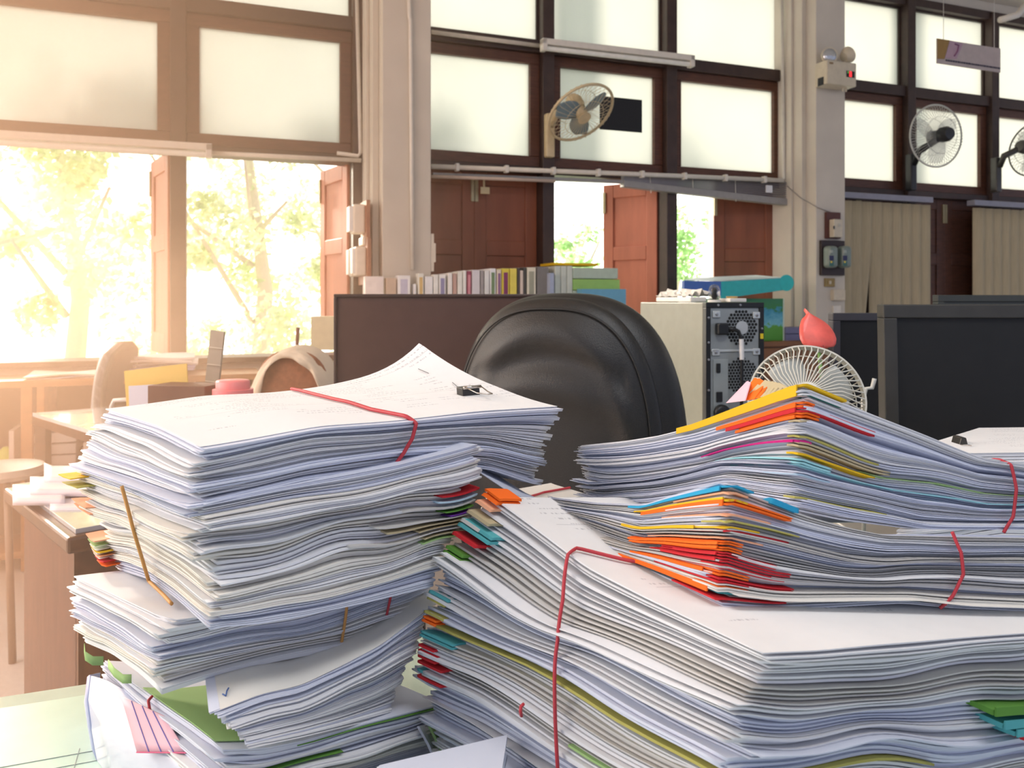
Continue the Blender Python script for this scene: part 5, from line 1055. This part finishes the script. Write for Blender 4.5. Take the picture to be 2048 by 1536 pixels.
for a_, b_, v0_, v1, m_ in ((.925, .955, .02, .48, BLU), (.82, .865, 0, .40, ORG), (.865, .88, 0, .44, YEL), (.645, .675, .12, .50, YEL), (.485, .515, .0, .45, ORG), (.445, .475, 0, .44, ORG), (.385, .41, 0, .2, RED), (.335, .36, 0, .26, RED), (.235, .265, .05, .42, ORG), (.10, .15, .02, .48, ORG)): R2.face_tab(a_, b_, v0_ - .004, v1, m_, off=.0065)
# upright cards behind the yellow folder
for i, (px, m_, h) in enumerate(((1462, Mpink, 44), (1478, ORG, 48), (1486, ORG, 44), (1493, KRAFT, 38), (1500, KRAFT, 36), (1507, KRAFT, 32), (1515, KRAFT, 28), (1522, KRAFT, 24), (1530, KRAFT, 20))):
    b0 = P(px - 8 + i * 1.5, 806 - i * 2.6, .80 - i * .004); tp = P(px + 34 - i * .6, 806 - i * 2.6 - h, .80 - i * .004)
    R1c = MB().sheet([[b0, b0 + Vector((.010, -.03, .006))], [tp, tp + Vector((.006, -.014, -.004)) * (.3 if i == 0 else 1)]], Vector((.0012, .0003, 0))); R1c.build('divider_tab', m_, R1.e)
# ---- other small piles ----
Mb = Pile('low document bundle with a red band between the two tall stacks', [(1035, .93), (1180, .98), (975, 1.06)], [(1035, .93), (1180, .98), (975, 1.06)],
          [(1035, 1012), (1110, 1003), (1180, 990)], [(1035, 1012), (975, 985)], [(1035, 1369), (1180, 1332)], [(1035, 1369), (975, 1276)], seed=21).docs(.0035, jd=.003, pal=(PW, PG), nu=10, nv=8, topprint=False)
Mb.band([(.0, -.01, .8), (.02, -.01, 1.004), (.3, .35, 1.008), (.6, .5, 1.008), (1.0, .5, 1.008)], .0016, RB)
Rw = Pile('white document pile behind the right stack, in front of the large monitor', [(1790, .93), (2300, .95), (1955, 1.13)], [(1790, .93), (2300, .95), (1955, 1.13)],
          [(1790, 910), (2300, 903)], [(1790, 910), (1955, 857)], [(1790, 1371), (2300, 1355)], [(1790, 1371), (1955, 1234)], seed=22).docs(.005, pal=(PW, PC), nu=12, nv=8)
c = P(1928, 893, 1.0); bc = thing('binder_clip', 'black binder clip at the edge of the white pile behind the right stack', 'binder clip', c)
MB().prism([c + Vector((-.006, 0, 0)), c + Vector((.006, 0, 0)), c + Vector((.003, 0, .011)), c + Vector((-.003, 0, .011))], (0, .02, 0)).build('body', MATS['black_lacquer'], bc, bev=.001)
MB().tube([c + Vector((-.005, 0, .002)), c + Vector((-.008, -.012, .004)), c + Vector((0, -.016, .004)), c + Vector((.005, 0, .002))], .0006, 5).build('wire_handle', Msteel, bc)
Ff = Pile('small pile with a white top sheet in front between the two stacks', [(560, .42), (935, .46), (750, .605)], [(560, .42), (935, .46), (750, .605)],
          [(560, 1933), (935, 1817)], [(560, 1933), (750, 1527)], [(560, 2310), (935, 2162)], [(560, 2310), (750, 1785)], seed=23).docs(.004, pal=(PW, PC), nu=10, nv=8, topprint=False)
# standing folders squeezed between the stacks
for i, (x0, x1, m_, lab) in enumerate(((838, 880, PC, 'pale folder standing between the stacks, leftmost of the slanted three'), (860, 900, PGR, 'pale green edged folder standing between the stacks, middle of the slanted three'), (872, 912, PG, 'grey folder standing between the stacks, nearest the right stack'))):
    G = [[P(x0, 1452, .74), P(x0 + 20, 1448, .78)], [P((x0 + x1) / 2, 1490, .735), P((x0 + x1) / 2 + 22, 1486, .775)], [P(x1 + 8, 1560, .73), P(x1 + 30, 1556, .77)]]
    tag(MB().sheet(G, (.002, .001, 0)).build('folder', m_), lab, 'folder')
# ================= scattering volume added for the warm lens flare on the left =================
def flare_haze():
    m = bpy.data.materials.new('flare_haze_mat'); m.use_nodes = True; t = m.node_tree; t.nodes.clear(); L = t.links.new
    o = t.nodes.new('ShaderNodeOutputMaterial'); v = t.nodes.new('ShaderNodeVolumeScatter'); v.inputs['Color'].default_value = (1, .69, .49, 1); v.inputs['Anisotropy'].default_value = .6
    g = t.nodes.new('ShaderNodeNewGeometry'); d = t.nodes.new('ShaderNodeVectorMath'); d.operation = 'DOT_PRODUCT'; d.inputs[1].default_value = (-1, .0, .0); L(g.outputs['Position'], d.inputs[0])
    mr = t.nodes.new('ShaderNodeMapRange'); mr.interpolation_type = 'SMOOTHSTEP'; mr.inputs[1].default_value = -.12; mr.inputs[2].default_value = 1.7; mr.inputs[3].default_value = 0; mr.inputs[4].default_value = FLARE_DENSITY
    L(d.outputs['Value'], mr.inputs[0]); L(mr.outputs[0], v.inputs['Density']); ab = t.nodes.new('ShaderNodeVolumeAbsorption'); ab.inputs['Color'].default_value = (1, .69, .49, 1); L(mr.outputs[0], ab.inputs['Density']); ad = t.nodes.new('ShaderNodeAddShader'); L(v.outputs[0], ad.inputs[0]); L(ab.outputs[0], ad.inputs[1]); L(ad.outputs[0], o.inputs['Volume']); return m
FLARE_DENSITY = .21
me = MB().prism([W(-3.9, .34, .9) + Vector((0, 0, -.9)), W(-.62, .34, 0), W(-.3, .5, 0), Vector((.10, 1.3, 0)), Vector((.10, .42, 0)), Vector((-3.3, .42, 0))], (0, 0, 3.85))
hz_ = me.build('flare_haze', flare_haze()); hz_['kind'] = 'stuff'; tag(hz_, 'added scattering volume giving the warm flare at the left windows', 'flare_haze')
S.cycles.volume_step_rate = 4; S.cycles.volume_bounces = 2
